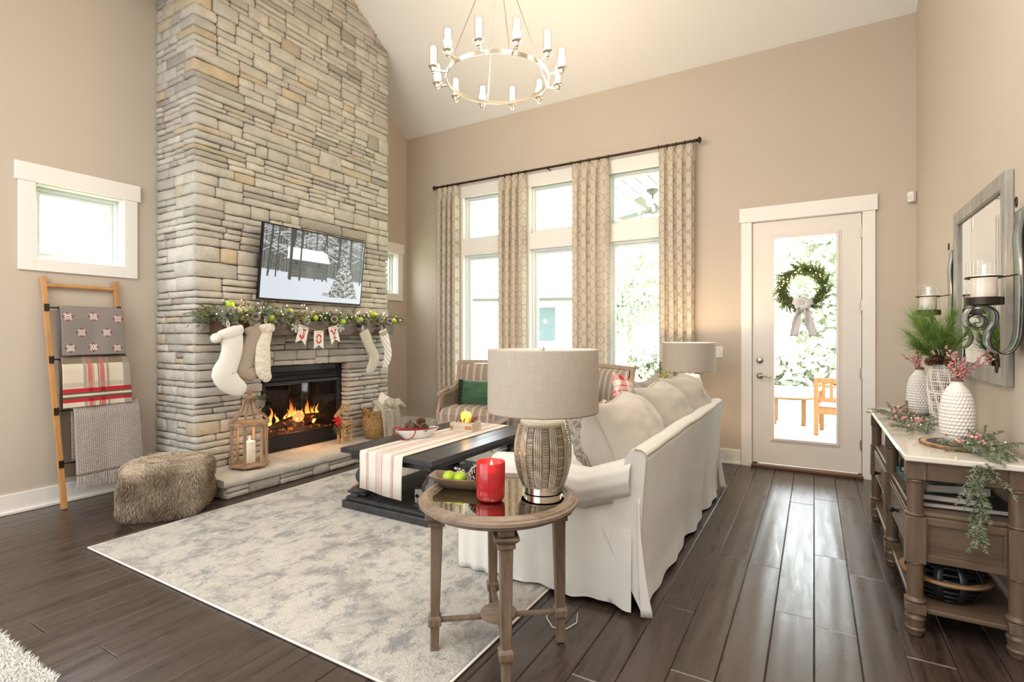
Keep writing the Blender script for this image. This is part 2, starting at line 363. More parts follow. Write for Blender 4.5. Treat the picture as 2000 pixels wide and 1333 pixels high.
# trees beyond the lawn
LEAF = [M('overexposed_leaves_%d' % i, c, .8, c2=c2, s=2) for i, (c, c2) in enumerate([((.32, .37, .25), (.50, .52, .38)), ((.36, .39, .31), (.54, .54, .46)), ((.27, .33, .22), (.44, .48, .33))])]  # greens paled to put the outdoor overexposure into the leaf colour
BARK = M('grey_bark', (.30, .26, .22), .9, bump=.6, bs=30)
def tree(x, y, h, w, li, label):
    r = random.Random(int(x * 7 + y * 13)); tr = thing('tree', label, 'tree', (x, y, -.16), 0, 'trees beyond the lawn')
    m = MB(); m.tube([(0, 0, 0), (.1, 0, h * .3), (0, .1, h * .8)], [.16, .12, .03], 7)
    for i in range(6):
        a = r.random() * 6.28; m.tube([(0, 0, h * (.3 + .08 * i)), (math.cos(a) * w * .3, math.sin(a) * w * .3, h * (.42 + .09 * i))], [.05, .02], 5)
    m.build('trunk', BARK, tr)
    m = MB()
    cl = [(r.uniform(-.35, .35) * w, r.uniform(-.35, .35) * w, h * r.uniform(.25, .9), w * r.uniform(.16, .26)) for _ in range(16)]
    for i in range(3600):
        c = cl[r.randrange(16)]; d = Vector((r.gauss(0, 1), r.gauss(0, 1), r.gauss(0, 1))).normalized(); q = Vector(c[:3]) + d * c[3] * r.uniform(.7, 1.1)
        a = d.orthogonal(); a.rotate(Matrix.Rotation(r.random() * 6.28, 3, d)); s = .17; b = d.cross(a)
        m.add([tuple(q), tuple(q + a * s + b * s * .4), tuple(q + a * s * 1.7), tuple(q + a * s - b * s * .4)], [(0, 1, 2, 3)])
    o = m.build('crown', LEAF[li], tr); tag(o, kind='stuff')
tl = ['tallest pale tree beyond the lawn, farthest left through the first window', 'greyish tree behind the neighbouring house', 'darker small tree left of the neighbouring house', 'pale tree right behind the neighbouring house roof', 'greyish tree through the middle window, right of the house', 'dark green tree filling the third window', 'pale tree seen above the wreath through the door', 'greyish tree at the right edge of the door glass', 'dark tree in the right part of the small left window', 'pale tree in the left part of the small left window', 'greyish tree beyond the small window right of the chimney']
for i, (x, y, h, w) in enumerate([(-24, 21, 8.5, 6), (-17.5, 28, 8.2, 6), (-17, 20, 5, 4.2), (-9.5, 30, 8.6, 6), (-3.2, 26.5, 7.6, 5.8), (-3.4, 20.4, 6.3, 4.6), (1.6, 21.5, 5.8, 4.8), (7.5, 22, 7, 5.0), (-20, 6.5, 4.4, 4.8), (-15, 2.0, 4.6, 4.2), (-16, 12, 5.0, 4.6)]):
    tree(x, y, h, w, i % 3, tl[i])
m = MB(); r = random.Random(5)
for i in range(5200):
    x = r.choice([r.uniform(-26, -13.6), r.uniform(-5.6, 6), r.uniform(-5.6, 6)]); z = r.uniform(0, 1.3) * (1 + .25 * math.sin(x * 1.3)); q = Vector((x, 17.6 + r.uniform(-.5, .5), z - .15)); d = Vector((r.gauss(0, 1), r.gauss(0, 1), r.gauss(0, 1))).normalized() * .16; e = d.orthogonal() * .5
    m.add([tuple(q - d), tuple(q + e), tuple(q + d), tuple(q - e)], [(0, 1, 2, 3)])
tag(m.build('hedge_foliage', LEAF[1]), 'low pale green hedge along the far edge of the lawn', 'hedge', kind='stuff')
# neighbour's house seen through the middle window
h = thing('neighbour_house', 'pale house with a blue-grey window seen through the middle window', 'house', (-9.6, 17.0, -.16), rad(22))
SID = M('pale_siding', (.78, .76, .70), .7)
bx('wall', SID, (-3.2, 3.2, 0, 5, 0, 3.1), h)
for k in range(20): MB().box(-3.22, 3.22, -.03, 0, .02 + k * .155, .16 + k * .155).build('siding_board', SID, h)
bx('window_frame', VINYL, (-.9, 1.5, -.06, -.02, 1.2, 2.65), h); bx('pane', M('blue_grey_pane', (.085, .115, .13), .2), (-.35, 1.35, -.075, -.055, 1.3, 2.55), h)
bx('curtain', M('house_curtain', (.75, .78, .8), .8), (-.82, -.35, -.072, -.055, 1.3, 2.55), h)
bx('gutter', M('dark_gutter', (.06, .05, .04), .5), (-3.5, 3.5, -.55, -.42, 2.78, 2.88), h)
ro = MB(); ro.add([(-3.6, -.5, 2.85), (3.6, -.5, 2.85), (3.6, 2.5, 4.7), (-3.6, 2.5, 4.7), (3.6, 5.5, 2.85), (-3.6, 5.5, 2.85)], [(0, 1, 2, 3), (3, 2, 4, 5), (0, 3, 5), (1, 4, 2)]); ro.build('roof', M('pale_shingle', (.50, .48, .42), .9, c2=(.68, .65, .58), s=3), h)
# teak furniture on the porch
TEAK = wood('golden_teak', (.20, .085, .025), (.32, .15, .05), 'Z', .5)
CUSH = M('white_cushion', (.8, .8, .8), .8)
def porch_chair(name, loc, rz, label):
    c = thing(name, label, 'chair', loc, rz)
    for sx in (-.27, .27):
        for sy, hh in ((-.26, .62), (.26, .80)): bx('leg', TEAK, (sx - .028, sx + .028, sy - .028, sy + .028, 0, hh), c, .004)
        bx('armrest', TEAK, (sx - .035, sx + .035, -.30, .27, .60, .63), c, .006)
    bx('apron', TEAK, (-.25, .25, -.27, -.24, .30, .38), c, .003); bx('apron', TEAK, (-.25, .25, .24, .27, .30, .38), c, .003)
    bx('seat', TEAK, (-.26, .26, -.27, .26, .37, .395), c, .004)
    MB().box(-.24, .24, -.26, .24, .396, .45).build('seat_cushion', CUSH, c, bevel=.02, seg=3)
    bx('top_rail', TEAK, (-.25, .25, .245, .275, .73, .80), c, .006); bx('lower_rail', TEAK, (-.25, .25, .245, .275, .47, .53), c, .004)
    for i in range(5): bx('slat', TEAK, (-.2 + i * .09, -.16 + i * .09, .25, .27, .53, .73), c, .003)
    return c
porch_chair('porch_armchair', (.33, 8.55, -.05), rad(172), 'golden teak slatted armchair just outside the glass door')
porch_chair('porch_armchair', (.42, 9.45, -.05), rad(215), 'teak slatted armchair farther out on the porch, behind another')
c = thing('porch_table', 'small round teak table seen low through the door glass', 'table', (-.34, 9.3, -.05))
MB().lathe([(.34, 0), (.355, .01), (.355, .03), (.34, .04)], 32, (0, 0, .40)).build('tabletop', TEAK, c, 40)
for sx, sy in ((-.2, -.2), (.2, -.2), (-.2, .2), (.2, .2)): bx('leg', TEAK, (sx - .03, sx + .03, sy - .03, sy + .03, 0, .40), c, .004)
# porch planters
PLANTER = M('grey_planter', (.34, .38, .38), .7, bump=.2, bs=40); GRASSM = M('planter_grass', (.35, .42, .22), .8)
for i, (px, py, hh, lb) in enumerate([(-2.02, 7.3, .62, 'square grey planter with pale grass outside the right-hand window'), (-1.62, 7.25, .68, 'taller square grey planter outside the window, nearest the door')]):
    c = thing('planter', lb, 'planter', (px, py, -.05)); m = MB(); m.add(*(lambda a, b: ([(-a, -a, 0), (a, -a, 0), (a, a, 0), (-a, a, 0), (-b, -b, hh), (b, -b, hh), (b, b, hh), (-b, b, hh), (-b + .02, -b + .02, hh), (b - .02, -b + .02, hh), (b - .02, b - .02, hh), (-b + .02, b - .02, hh), (-b + .02, -b + .02, hh - .05), (b - .02, -b + .02, hh - .05), (b - .02, b - .02, hh - .05), (-b + .02, b - .02, hh - .05)],
        [(0, 3, 2, 1), (0, 1, 5, 4), (1, 2, 6, 5), (2, 3, 7, 6), (3, 0, 4, 7), (4, 5, 9, 8), (5, 6, 10, 9), (6, 7, 11, 10), (7, 4, 8, 11), (8, 9, 13, 12), (9, 10, 14, 13), (10, 11, 15, 14), (11, 8, 12, 15), (12, 13, 14, 15)]))(.13, .17)); m.build('pot', PLANTER, c)
    m = MB()
    for k in range(160): m.blade((R_.uniform(-.12, .12), R_.uniform(-.12, .12), hh - .06), (R_.gauss(0, .3), R_.gauss(0, .3), 1), R_.uniform(.12, .28), .01)
    tag(m.build('grass', GRASSM, c), kind='stuff')
# porch ceiling fan
FANM = M('fan_grey', (.14, .14, .12), .5)
c = thing('ceiling_fan', 'grey ceiling fan with candle lights hanging from the porch ceiling', 'fan', (-2.02, 7.5, 3.452))
MB().lathe([(.085, 0), (.08, -.03), (.03, -.07), (.02, -.08)], 20).build('canopy', FANM, c, 40)
MB().cyl((0, 0, -.08), (0, 0, -.22), .013).build('rod', FANM, c, 40)
MB().lathe([(.03, -.2), (.085, -.24), (.095, -.29), (.06, -.33), (.03, -.35)], 20).build('motor', FANM, c, 40)
for k in range(3):
    m = MB().at(Rz(k * 2.094 + .5)); m.grid(lambda u, v: (.08 + u * .62, (v - .5) * (.06 + .05 * u), -.29 + (v - .5) * .03), 6, 2); m.build('blade', FANM, c, solid=.008)
for k in range(5):
    a = k * 1.256; MB().cyl((.20 * math.cos(a), .20 * math.sin(a), -.36), (.20 * math.cos(a), .20 * math.sin(a), -.28), .02, 8).build('candle_light', M('fan_candle_glass', (.9, .9, .9), .3, emit=(1, .95, .88), es=4) if k == 0 else bpy.data.materials['fan_candle_glass'], c)
m = MB()
m.tube([(.20 * math.cos(i * .393), .20 * math.sin(i * .393), -.37) for i in range(16)], .008, 6, closed=True); m.build('light_ring', FANM, c, 40)
# ================================================================ STONE CHIMNEY
t = NT('ledge_stone')
at = t.n('ShaderNodeAttribute'); at.attribute_name = 'rnd'; rv = at.outputs['Fac']
base = t.ramp(rv, [(0, (.36, .31, .265)), (.10, (.46, .42, .37)), (.28, (.66, .61, .54)), (.46, (.57, .53, .47)), (.66, (.72, .665, .58)), (.84, (.52, .48, .42)), (.9, (.62, .575, .50)), (.955, (.60, .48, .32)), (.98, (.68, .54, .34)), (1, (.38, .32, .27))])
v = t.co(); n1 = t.noise(v, 7, 4, .6); n2 = t.noise(v, 45, 5, .7)
base = t.mix(t.ramp(n1, [(.3, .55), (.7, 0.)]), base, (.36, .345, .32), 'MIX')
base = t.mix(.55, base, t.mix(t.ramp(n2, [(.3, 0.), (.75, 1.)]), (.62, .61, .6), (1.0, 1.0, 1.0)), 'MULTIPLY')
t.set(Base_Color=base, Roughness=.78, Normal=t.bump(t.math('ADD', t.math('MULTIPLY', n2, .5), n1), .9, .008))
STONE = t.mat
MORTAR = M('dark_mortar', (.20, .165, .13), .95)
XF = -4.585; CY0, CY1 = 2.455, 4.765; OY0, OY1, OZ = 3.07, 4.135, 1.035
ch = thing('stone_chimney', None, None); tag(ch, kind='structure')
m = MB(); xb = XF - .012
for b in [(XL, xb, CY0 + .012, OY0 - .012, 0, 5.30), (XL, xb, OY1 + .012, CY1 - .012, 0, 5.30), (XL, xb, OY0 - .012, OY1 + .012, OZ + .012, 5.52), (XL, xb, OY0 - .012, OY1 + .012, 0, .162), (XL, -5.10, OY0, OY1, .16, OZ + .02)]: m.box(*b)
m.build('core', MORTAR, ch)
def face(mb, O, U, V, N, w, h, d, rg, rag=.0035):
    O, U, V, N = Vector(O), Vector(U), Vector(V), Vector(N)
    nx = 2 if w < .12 else 3 if w < .28 else 5; e = min(.010, w * .15); f = min(.010, h * .2)
    us = [0, e] + [e + (w - 2 * e) * i / nx for i in range(1, nx)] + [w - e, w]; vs = [0, f, h * .5, h - f, h]
    vv = []; nu = len(us); nv = len(vs); tilt = rg.uniform(-.006, .006); tv = rg.uniform(-.005, .005)
    for j, b in enumerate(vs):
        for i, a in enumerate(us):
            rim = (i in (0, nu - 1)) + (j in (0, nv - 1))
            dep = d + tilt * (a / w - .5) + tv * (b / h - .5) + rg.uniform(-.0035, .0035) - (.009 if rim else 0) - (.006 if rim == 2 else 0)
            ja = rg.uniform(-rag, rag) if not (i in (0, nu - 1) and rag == 0) else 0; jb = rg.uniform(-rag, rag)
            if rim == 2: ja *= .4; a2 = a + (e * .45 if i == 0 else -e * .45); b2 = b + (f * .4 if j == 0 else -f * .4)
            else: a2, b2 = a, b
            vv.append(O + U * (a2 + ja) + V * (b2 + jb) + N * dep)
    fs = [(j * nu + i, j * nu + i + 1, (j + 1) * nu + i + 1, (j + 1) * nu + i) for j in range(nv - 1) for i in range(nu - 1)]
    ring = [i for i in range(nu)] + [j * nu + nu - 1 for j in range(1, nv)] + [(nv - 1) * nu + i for i in range(nu - 2, -1, -1)] + [j * nu for j in range(nv - 2, 0, -1)]
    k0 = len(vv)
    for r in ring:
        q = vv[r]; dd = (q - O).dot(N); vv.append(q - N * (dd + .010))
    nr = len(ring)
    for a in range(nr): b = (a + 1) % nr; fs.append((ring[b], ring[a], k0 + a, k0 + b))
    mb.add([tuple(q) for q in vv], fs)
STN = []      # (builder, rnd, score)
VW = Vector((-math.sin(math.atan(590 / 1010)), math.cos(math.atan(590 / 1010)), 0))
def put(faces, rg):
    """faces: list of (origin, U, V, N, w, h, d)"""
    mb = MB(); s = 0
    for F in faces:
        face(mb, *F, rg); O = Vector(F[0]); w = max(.5, O.dot(VW)); px = 1000 + 1010 * (O.x * VW.y - O.y * VW.x) / w; py = 656 - 1010 * (O.z - 1.336) / w
        view = -(O - Vector((0, 0, 1.336))).normalized().dot(Vector(F[3]))
        if -20 < py < 1333 and px < 2000: s += F[4] * F[5] * max(0, view) / w ** 2
    STN.append((mb, rg.random(), s))
Yp, Ym, Xp, Zp = (0, 1, 0), (0, -1, 0), (1, 0, 0), (0, 0, 1)
def fill(y0, y1, z0, z1, left=None, hb=(.095, .20), seed=1, lw=.02):
    """random ashlar: bands, runs, sub-rows. left: function giving the length of a corner stone's return"""
    rg = random.Random(seed); z = z0
    while z < z1 - .001:
        H = rg.uniform(*hb)
        if z1 - z - H < .07: H = z1 - z
        y = y0; first = True
        while y < y1 - .001:
            w = rg.uniform(.16, .50) if rg.random() < .7 else rg.uniform(.4, .62)
            if y1 - y - w < .14: w = y1 - y
            if H < .092: rows = [H]
            elif H < .14: rows = [H] if rg.random() < .42 and w < .42 else [H * (q := rg.uniform(.38, .62)), H * (1 - q)]
            else: rows = [H] if rg.random() < .12 and w < .4 else [H * (q := rg.choice([.5, .4, .62, .34])), H * (1 - q)] if rg.random() < .78 else [H * .36, H * .30, H * .34]
            zz = z
            for rh in rows:
                if w > .34 and rg.random() < .6: q = rg.uniform(.35, .65); cuts = [(y, w * q), (y + w * q, w * (1 - q))]
                else: cuts = [(y, w)]
                for ci, (yy, ww) in enumerate(cuts):
                    d = rg.uniform(.016, .040); g = .0034; F = []
                    if first and ci == 0 and left:
                        ret = left(rg); dl = rg.uniform(.010, .018)
                        F.append(((XF, yy - dl, zz + g), Yp, Zp, Xp, ww + dl - g, rh - 2 * g, d))
                        F.append(((XF + d - .004, yy, zz + g), (-1, 0, 0), Zp, Ym, ret + d, rh - 2 * g, dl + .006))
                        put(F, rg)
                        if ret < .35:      # rest of the side face, same course
                            x = XF - ret - .004; 
                            while x > XL + .01:
                                sw = min(x - XL, rg.uniform(.13, .34));
                                if x - XL - sw < .07: sw = x - XL
                                if rh > .1 and rg.random() < .6:
                                    for hz, hh in ((0, rh * .48), (rh * .48, rh * .52)): put([((x, yy, zz + g + hz), (-1, 0, 0), Zp, Ym, sw - g, hh - 2 * g, rg.uniform(.006, .018))], rg)
                                else: put([((x, yy, zz + g), (-1, 0, 0), Zp, Ym, sw - g, rh - 2 * g, rg.uniform(.006, .02))], rg)
                                x -= sw
                    else: put([((XF, yy + g, zz + g), Yp, Zp, Xp, ww - 2 * g, rh - 2 * g, d)], rg)
                zz += rh
            y += w; first = False
        z += H
side = lambda rg: rg.choice([.10, .14, .2, .26, .3])
jamb = lambda rg: .36
fill(CY0, OY0, .165, OZ, side, seed=3)
fill(CY0 + 1e-4, OY0, .02, .165, side, seed=4)
fill(OY1, CY1, .165, OZ, jamb, (.075, .125), seed=5)
fill(CY0, CY1, OZ, OZ + .32, side, (.10, .17), seed=6)
fill(CY0, CY1, OZ + .32, 5.30, side, (.09, .21), seed=12)
STN.sort(key=lambda s: -s[2])
rest = MB(); restv = []
for i, (mb, r, s) in enumerate(STN):
    if i < 300: o = mb.build('stone', STONE, ch, 75); rnd_attr(o, r)
    else: rest.v, n = rest.v + mb.v, len(rest.v); rest.f += [tuple(a + n for a in f) for f in mb.f]; restv += [r] * len(mb.f)
if rest.v:
    rest.mi = []; me = rest; me.mi = [0] * len(rest.f); o = rest.build('stone_rest', STONE, ch, 75); rnd_attr(o, restv); tag(o, kind='stuff')
# ---- hearth: stone course under thick slabs
ht = thing('stone_hearth', None, None); tag(ht, kind='structure')
HX = -4.125
bx('core', MORTAR, (XF, HX - .012, 2.46, 4.86, 0, .10), ht)
rg = random.Random(21); y = 2.45; hs = []
while y < 4.86:
    w = min(rg.uniform(.16, .42), 4.87 - y)
    if 4.87 - y - w < .1: w = 4.87 - y
    rows = [.104] if rg.random() < .6 and w < .36 else [.05, .054]; z = .002
    for rh in rows:
        mb = MB(); face(mb, (HX - .012, y + .002, z), Yp, Zp, Xp, w - .004, rh - .004, rg.uniform(.016, .028), rg); o = mb.build('stone', STONE, ht, 75); rnd_attr(o, rg.random() * .9); z += rh
    y += w
for x in (-4.30, -4.585):
    mb = MB(); face(mb, (x + .17 if x > -4.5 else x + .28, 2.462, .002), (-1, 0, 0), Zp, Ym, .27 if x < -4.5 else .17, .10, .02, rg); o = mb.build('stone', STONE, ht, 75); rnd_attr(o, rg.random() * .8)
SLAB = M('hearth_slab', (.60, .56, .49), .8, c2=(.48, .45, .40), s=4, bump=.7, bs=35, bd=.006)
for y0, y1 in ((2.42, 3.12), (3.124, 3.95), (3.954, 4.90)):
    nx, ny = 10, max(6, int((y1 - y0) / .04)); top = []
    def fr(y, lo): return HX + .035 + .010 * noise.noise((y * 14, lo, 3)) + .006 * noise.noise((y * 40, lo, 7))
    mb = MB()
    mb.grid(lambda u, v: ((XF - .05 if not (OY0 < y0 + v * (y1 - y0) < OY1) else -4.70) * (1 - u) + (fr(y0 + v * (y1 - y0), 0) - .006) * u, y0 + v * (y1 - y0), .165), nx, ny)
    mb.grid(lambda u, v: (fr(y0 + u * (y1 - y0), v * .8) - (.006 if v in (0, 1) else 0), y0 + u * (y1 - y0), .165 - .060 * v + (.003 * noise.noise((u * 30, v, 1)) if v == 1 else 0)), ny, 4)
    for yy, s in ((y0, 1), (y1, -1)): mb.add([(XF - .05, yy, .165), (fr(yy, 0) - .006, yy, .165), (fr(yy, .8), yy, .105), (XF - .05, yy, .105)], [(0, 1, 2, 3)])
    mb.add([(XF, y0, .105), (HX + .03, y0, .105), (HX + .03, y1, .105), (XF, y1, .105)], [(0, 1, 2, 3)])
    mb.build('slab', SLAB, ht, 50)
# ================================================================ FIREPLACE INSERT
FB = M('firebox_black', (.018, .018, .02), .38, .3); FBI = M('firebox_inside', (.014, .014, .015), .7)
fi = thing('fireplace_insert', 'black electric fireplace with glowing logs set into the stone chimney', 'fireplace', (-4.66, 3.60, .166))
w2 = .525
m = MB(); m.box(-.02, .0, -w2, -w2 + .05, 0, .86).box(-.02, 0, w2 - .05, w2, 0, .86).box(-.02, 0, -w2 + .05, w2 - .05, .80, .86).box(-.02, 0, -w2 + .05, w2 - .05, 0, .03); m.build('outer_frame', FB, fi, bevel=.003)
m = MB(); m.box(-.02, .012, -w2 + .05, w2 - .05, .03, .135); m.build('bottom_panel', FB, fi, bevel=.006)
for z in (.705, .755): MB().add([(.0, -w2 + .05, z + .05), (.022, -w2 + .05, z + .012), (.022, w2 - .05, z + .012), (.0, w2 - .05, z + .05), (0, -w2 + .05, z), (0, w2 - .05, z)], [(0, 1, 2, 3), (1, 4, 5, 2), (0, 4, 1), (3, 2, 5)]).build('louvre', FB, fi)
frame('inner_frame', -w2 + .05, w2 - .05, .135, .705, .035, -.004, .016, FB, fi, ax='y')
m = MB(); m.box(-.36, -.35, -.46, .46, .12, .74).box(-.36, -.02, -.48, -.46, .12, .74).box(-.36, -.02, .46, .48, .12, .74).box(-.36, -.02, -.48, .48, .11, .13).box(-.36, -.02, -.48, .48, .72, .74)
for k in range(26): m.cyl((-.345, -.46 + k * .0368, .13), (-.345, -.46 + k * .0368, .72), .012, 6); 
for k in range(8): m.cyl((-.33 + k * .04, .455, .13), (-.33 + k * .04, .455, .72), .012, 6); m.cyl((-.33 + k * .04, -.455, .13), (-.33 + k * .04, -.455, .72), .012, 6)
m.build('firebox', FBI, fi)
bx('glass_pane', glass('firebox_glass', (.75, .75, .77)), (.0, .003, -w2 + .085, w2 - .085, .17, .67), fi)
t = NT('charred_log'); v = t.co((1, 1, 1)); n = t.noise(v, 14, 5, .7, .6); g = t.ramp(n, [(.56, 0.), (.72, 1.)])
t.set(Base_Color=t.mix(t.noise(v, 30, 3), (.03, .02, .014), (.20, .11, .05)), Roughness=.9, Emission_Color=t.ramp(n, [(.56, (.6, .04, 0.)), (.72, (1., .35, .05))]), Emission_Strength=t.math('MULTIPLY', g, 1.5), Normal=t.bump(n, 1, .02)); LOG = t.mat
for a, b, r in (((-.24, -.32, .17), (-.10, -.02, .29), .045), ((-.12, -.06, .20), (-.26, .34, .24), .042), ((-.14, -.33, .15), (-.08, .30, .17), .035), ((-.22, .02, .30), (-.12, .36, .27), .034)):
    A, B = Vector(a), Vector(b); MB().tube([A + (B - A) * (k / 8) + Vector((noise.noise((k, r * 90, 0)), 0, noise.noise((k, r * 90, 5)))) * .012 for k in range(9)], [r * (.9 + .25 * noise.noise((k * 1.3, r * 50, 2))) for k in range(9)], 10).build('log', LOG, fi, 80)
t = NT('glowing_embers'); n = t.noise(t.co(), 26, 4, .7); t.set(Base_Color=(.02, .012, .01), Roughness=.9, Emission_Color=t.ramp(n, [(.45, (.5, .02, 0.)), (.62, (1., .22, .02)), (.75, (1., .6, .15))]), Emission_Strength=t.ramp(n, [(.5, 0.), (.62, 1.), (.75, 6.)])); EMB = t.mat
m = MB(); rg = random.Random(9)
for k in range(240): m.sphere((rg.uniform(-.30, -.03), rg.uniform(-.42, .42), .135 + rg.random() * .02), rg.uniform(.008, .020), 6, 4)
tag(m.build('embers', EMB, fi), kind='stuff')
t = NT('flame'); tc = t.n('ShaderNodeTexCoord'); sp = t.n('ShaderNodeSeparateXYZ'); t.t.links.new(tc.outputs['Object'], sp.inputs[0])
hz = t.math('MULTIPLY', t.math('SUBTRACT', sp.outputs[2], .22), 4.2); lw = t.n('ShaderNodeLayerWeight', i_Blend=.35)
t.set(Base_Color=(0, 0, 0), Emission_Color=t.ramp(hz, [(0, (1., .62, .16)), (.5, (1., .34, .05)), (1, (.8, .10, .01))]), Emission_Strength=2.6, Alpha=t.math('MULTIPLY', t.math('MULTIPLY', t.math('SUBTRACT', 1.0, lw.outputs['Facing']), t.ramp(hz, [(0, .85), (.55, .5), (1, .06)])), 1.0)); FLAME = t.mat
for k, (y, z, h, r) in enumerate([(-.30, .20, .16, .022), (-.24, .24, .22, .026), (-.17, .26, .13, .018), (-.06, .28, .10, .018), (.0, .27, .26, .034), (.06, .27, .16, .02), (.14, .28, .12, .016), (.21, .29, .22, .028), (.27, .28, .13, .018), (.34, .27, .17, .022), (-.02, .22, .2, .02), (.30, .22, .2, .02)]):
    MB().tube([(-.2 + .03 * math.sin(k * 9 + q) * .5, y + .014 * math.sin(k * 2.3 + q * .9) * q / 6, z + h * q / 8 - .03) for q in range(9)], [r * s for s in (.55, .9, 1, .92, .75, .55, .36, .2, .02)], 10).build('flame', FLAME, fi, 180)
point('fire_glow', (-4.60, 3.60, .48), 3.0, (1, .42, .12), .08)
# ================================================================ MANTEL
MANT = wood('mantel_wood', (.055, .026, .015), (.125, .065, .038), 'Y', .42, 2.5, .6, 30)
mt = thing('mantel', 'dark hand-hewn wooden mantel beam across the stone chimney', 'mantel', (-4.48, 3.6, 1.342))
m = MB(); n = 40
def mp(u, v):
    a = [(-.10, .0), (.115, .0), (.115, .142), (-.10, .142)]; k = int(v * 4 + 1e-6); f = v * 4 - k; p, q = a[k % 4], a[(k + 1) % 4]
    x = p[0] * (1 - f) + q[0] * f; z = p[1] * (1 - f) + q[1] * f; y = -1.035 + 2.07 * u
    return (x + .005 * noise.noise((y * 6, x * 9, z * 9)), y, z + .004 * noise.noise((y * 5, x * 8 + 5, z * 8)))
m.grid(mp, n, 16); m.add([mp(0, i / 16) for i in range(16)], [tuple(range(15, -1, -1))]); m.add([mp(1, i / 16) for i in range(16)], [tuple(range(16))])
m.build('beam', MANT, mt, 50)
for y in (-.9, -.3, .3, .9): bx('bracket', BLACKM, (-.098, -.06, y - .02, y + .02, -.006, .0), mt)
# ================================================================ TELEVISION
tv = thing('television', 'flat television tilted down above the mantel, showing a snowy cabin', 'television', (-4.444, 3.607, 2.036)); tv.rotation_euler = (0, .118, 0)
TW, TH = 1.262, .722
m = MB(); m.box(-.035, -.004, -TW / 2, TW / 2, -TH / 2, TH / 2); m.build('body', BLACKM, tv, bevel=.003)
frame('bezel', -TW / 2, TW / 2, -TH / 2, TH / 2, .010, -.006, .002, BLACKM, tv, .016, ax='y')
m = MB(); m.box(-.105, -.035, -.2, .2, -.12, .12); m.build('wall_bracket', BLACKM, tv)
# picture on the screen: painted per vertex (snow, cabin, bare trunks, spruce)
PWX, PHX = 260, 148; img = np.ones((PHX + 1, PWX + 1, 3)); rs = np.random.RandomState(3)
yy, xx = np.mgrid[0:PHX + 1, 0:PWX + 1]; u = xx / PWX; vtop = 1 - yy / PHX
img[:] = (.80, .82, .86)
hor = .40 - .05 * u
woods = vtop > hor
img[woods] = .36
img += (rs.rand(PHX + 1, PWX + 1, 1) - .5) * .22 * woods[..., None]
img[woods & (vtop > .72)] += .16
for k in range(95):
    x0 = rs.rand(); s = rs.uniform(-.04, .04); wd = rs.uniform(.0012, .004); g = rs.uniform(.10, .32)
    img[(np.abs(u - x0 - s * (vtop - .5)) < wd) & (vtop > hor - .01)] = g
for k in range(150):
    x0, v0 = rs.rand(), rs.uniform(.6, 1); s = rs.uniform(-1.3, 1.3); ln = rs.uniform(.03, .1)
    img[(np.abs((vtop - v0) - s * (u - x0)) < .005) & (np.abs(u - x0) < ln) & woods] = rs.choice([.2, .75])
for x0, wd, s in ((.055, .008, .03), (.12, .006, .02), (.245, .014, .04), (.335, .008, .02), (.48, .006, .0), (.56, .008, .02), (.60, .006, -.03), (.72, .012, .0), (.86, .012, -.03), (.97, .007, .0)):
    img[(np.abs(u - x0 - s * (vtop - .4)) < wd) & (vtop > .30)] = .13
cab = (u > .235) & (u < .60) & (vtop > .33) & (vtop < .60)
img[cab] = .20; img[cab & (np.sin(vtop * 190) > .2)] = .34
img[cab & (np.abs(u - .43) < .03) & (vtop < .49)] = .36
for x0 in (.30, .52): img[cab & (np.abs(u - x0) < .018) & (np.abs(vtop - .53) < .03)] = .06
img[(vtop > .575) & (vtop < .745 - .10 * np.clip(u - .55, 0, 1) * 6) & (u > .215) & (u < .63 - .25 * (vtop - .575))] = .95
sp = (np.abs(u - .79) < (.80 - vtop) * .23) & (vtop > .08) & (vtop < .80)
kk = rs.rand(PHX + 1, PWX + 1); kk = (kk + np.roll(kk, 1, 1) + np.roll(kk, 2, 1) + np.roll(kk, 1, 0) + np.roll(kk, (1, 2), (0, 1))) / 5; sn = np.clip((kk - .5) * 3.2 + .5 + .25 * np.sin(vtop * 62 - np.abs(u - .79) * 70), 0, 1)
img[sp] = (np.clip(.12 + .85 * sn, 0, 1) ** 1.3 * .9)[sp][:, None]
img[(np.abs(u - .70) < .13) & (vtop > .09) & (vtop < .14) & ~sp] = .62
img[~woods & (vtop < .30)] *= 1.0
for x0, wd in ((.245, .014), (.335, .008)): img[(np.abs(u - x0) < wd) & (vtop > .28)] = .15
scr = MB(); sw, sh = TW - .022, TH - .028; scr.grid(lambda a, b: (.0, -sw / 2 + sw * a, -sh / 2 + .003 + sh * b), PWX, PHX)
o = scr.build('screen', attr_mat('screen_picture', .25, .62), tv)
lin = np.clip(img[::-1], 0, 1) ** 2.2; paint(o, np.concatenate([lin, np.ones(lin.shape[:2] + (1,))], 2))
sb = thing('soundbar', 'slim black soundbar on the mantel under the television', 'speaker', (-4.50, 3.66, 1.512))
MB().box(-.045, .045, -.42, .42, -.03, .06).build('body', M('speaker_cloth', (.02, .02, .022), .8, bump=.3, bs=400), sb, bevel=.012, seg=3)
bx('end_cap', BLACKM, (-.04, .04, -.428, -.42, -.024, .054), sb, .006); bx('end_cap', BLACKM, (-.04, .04, .42, .428, -.024, .054), sb, .006)
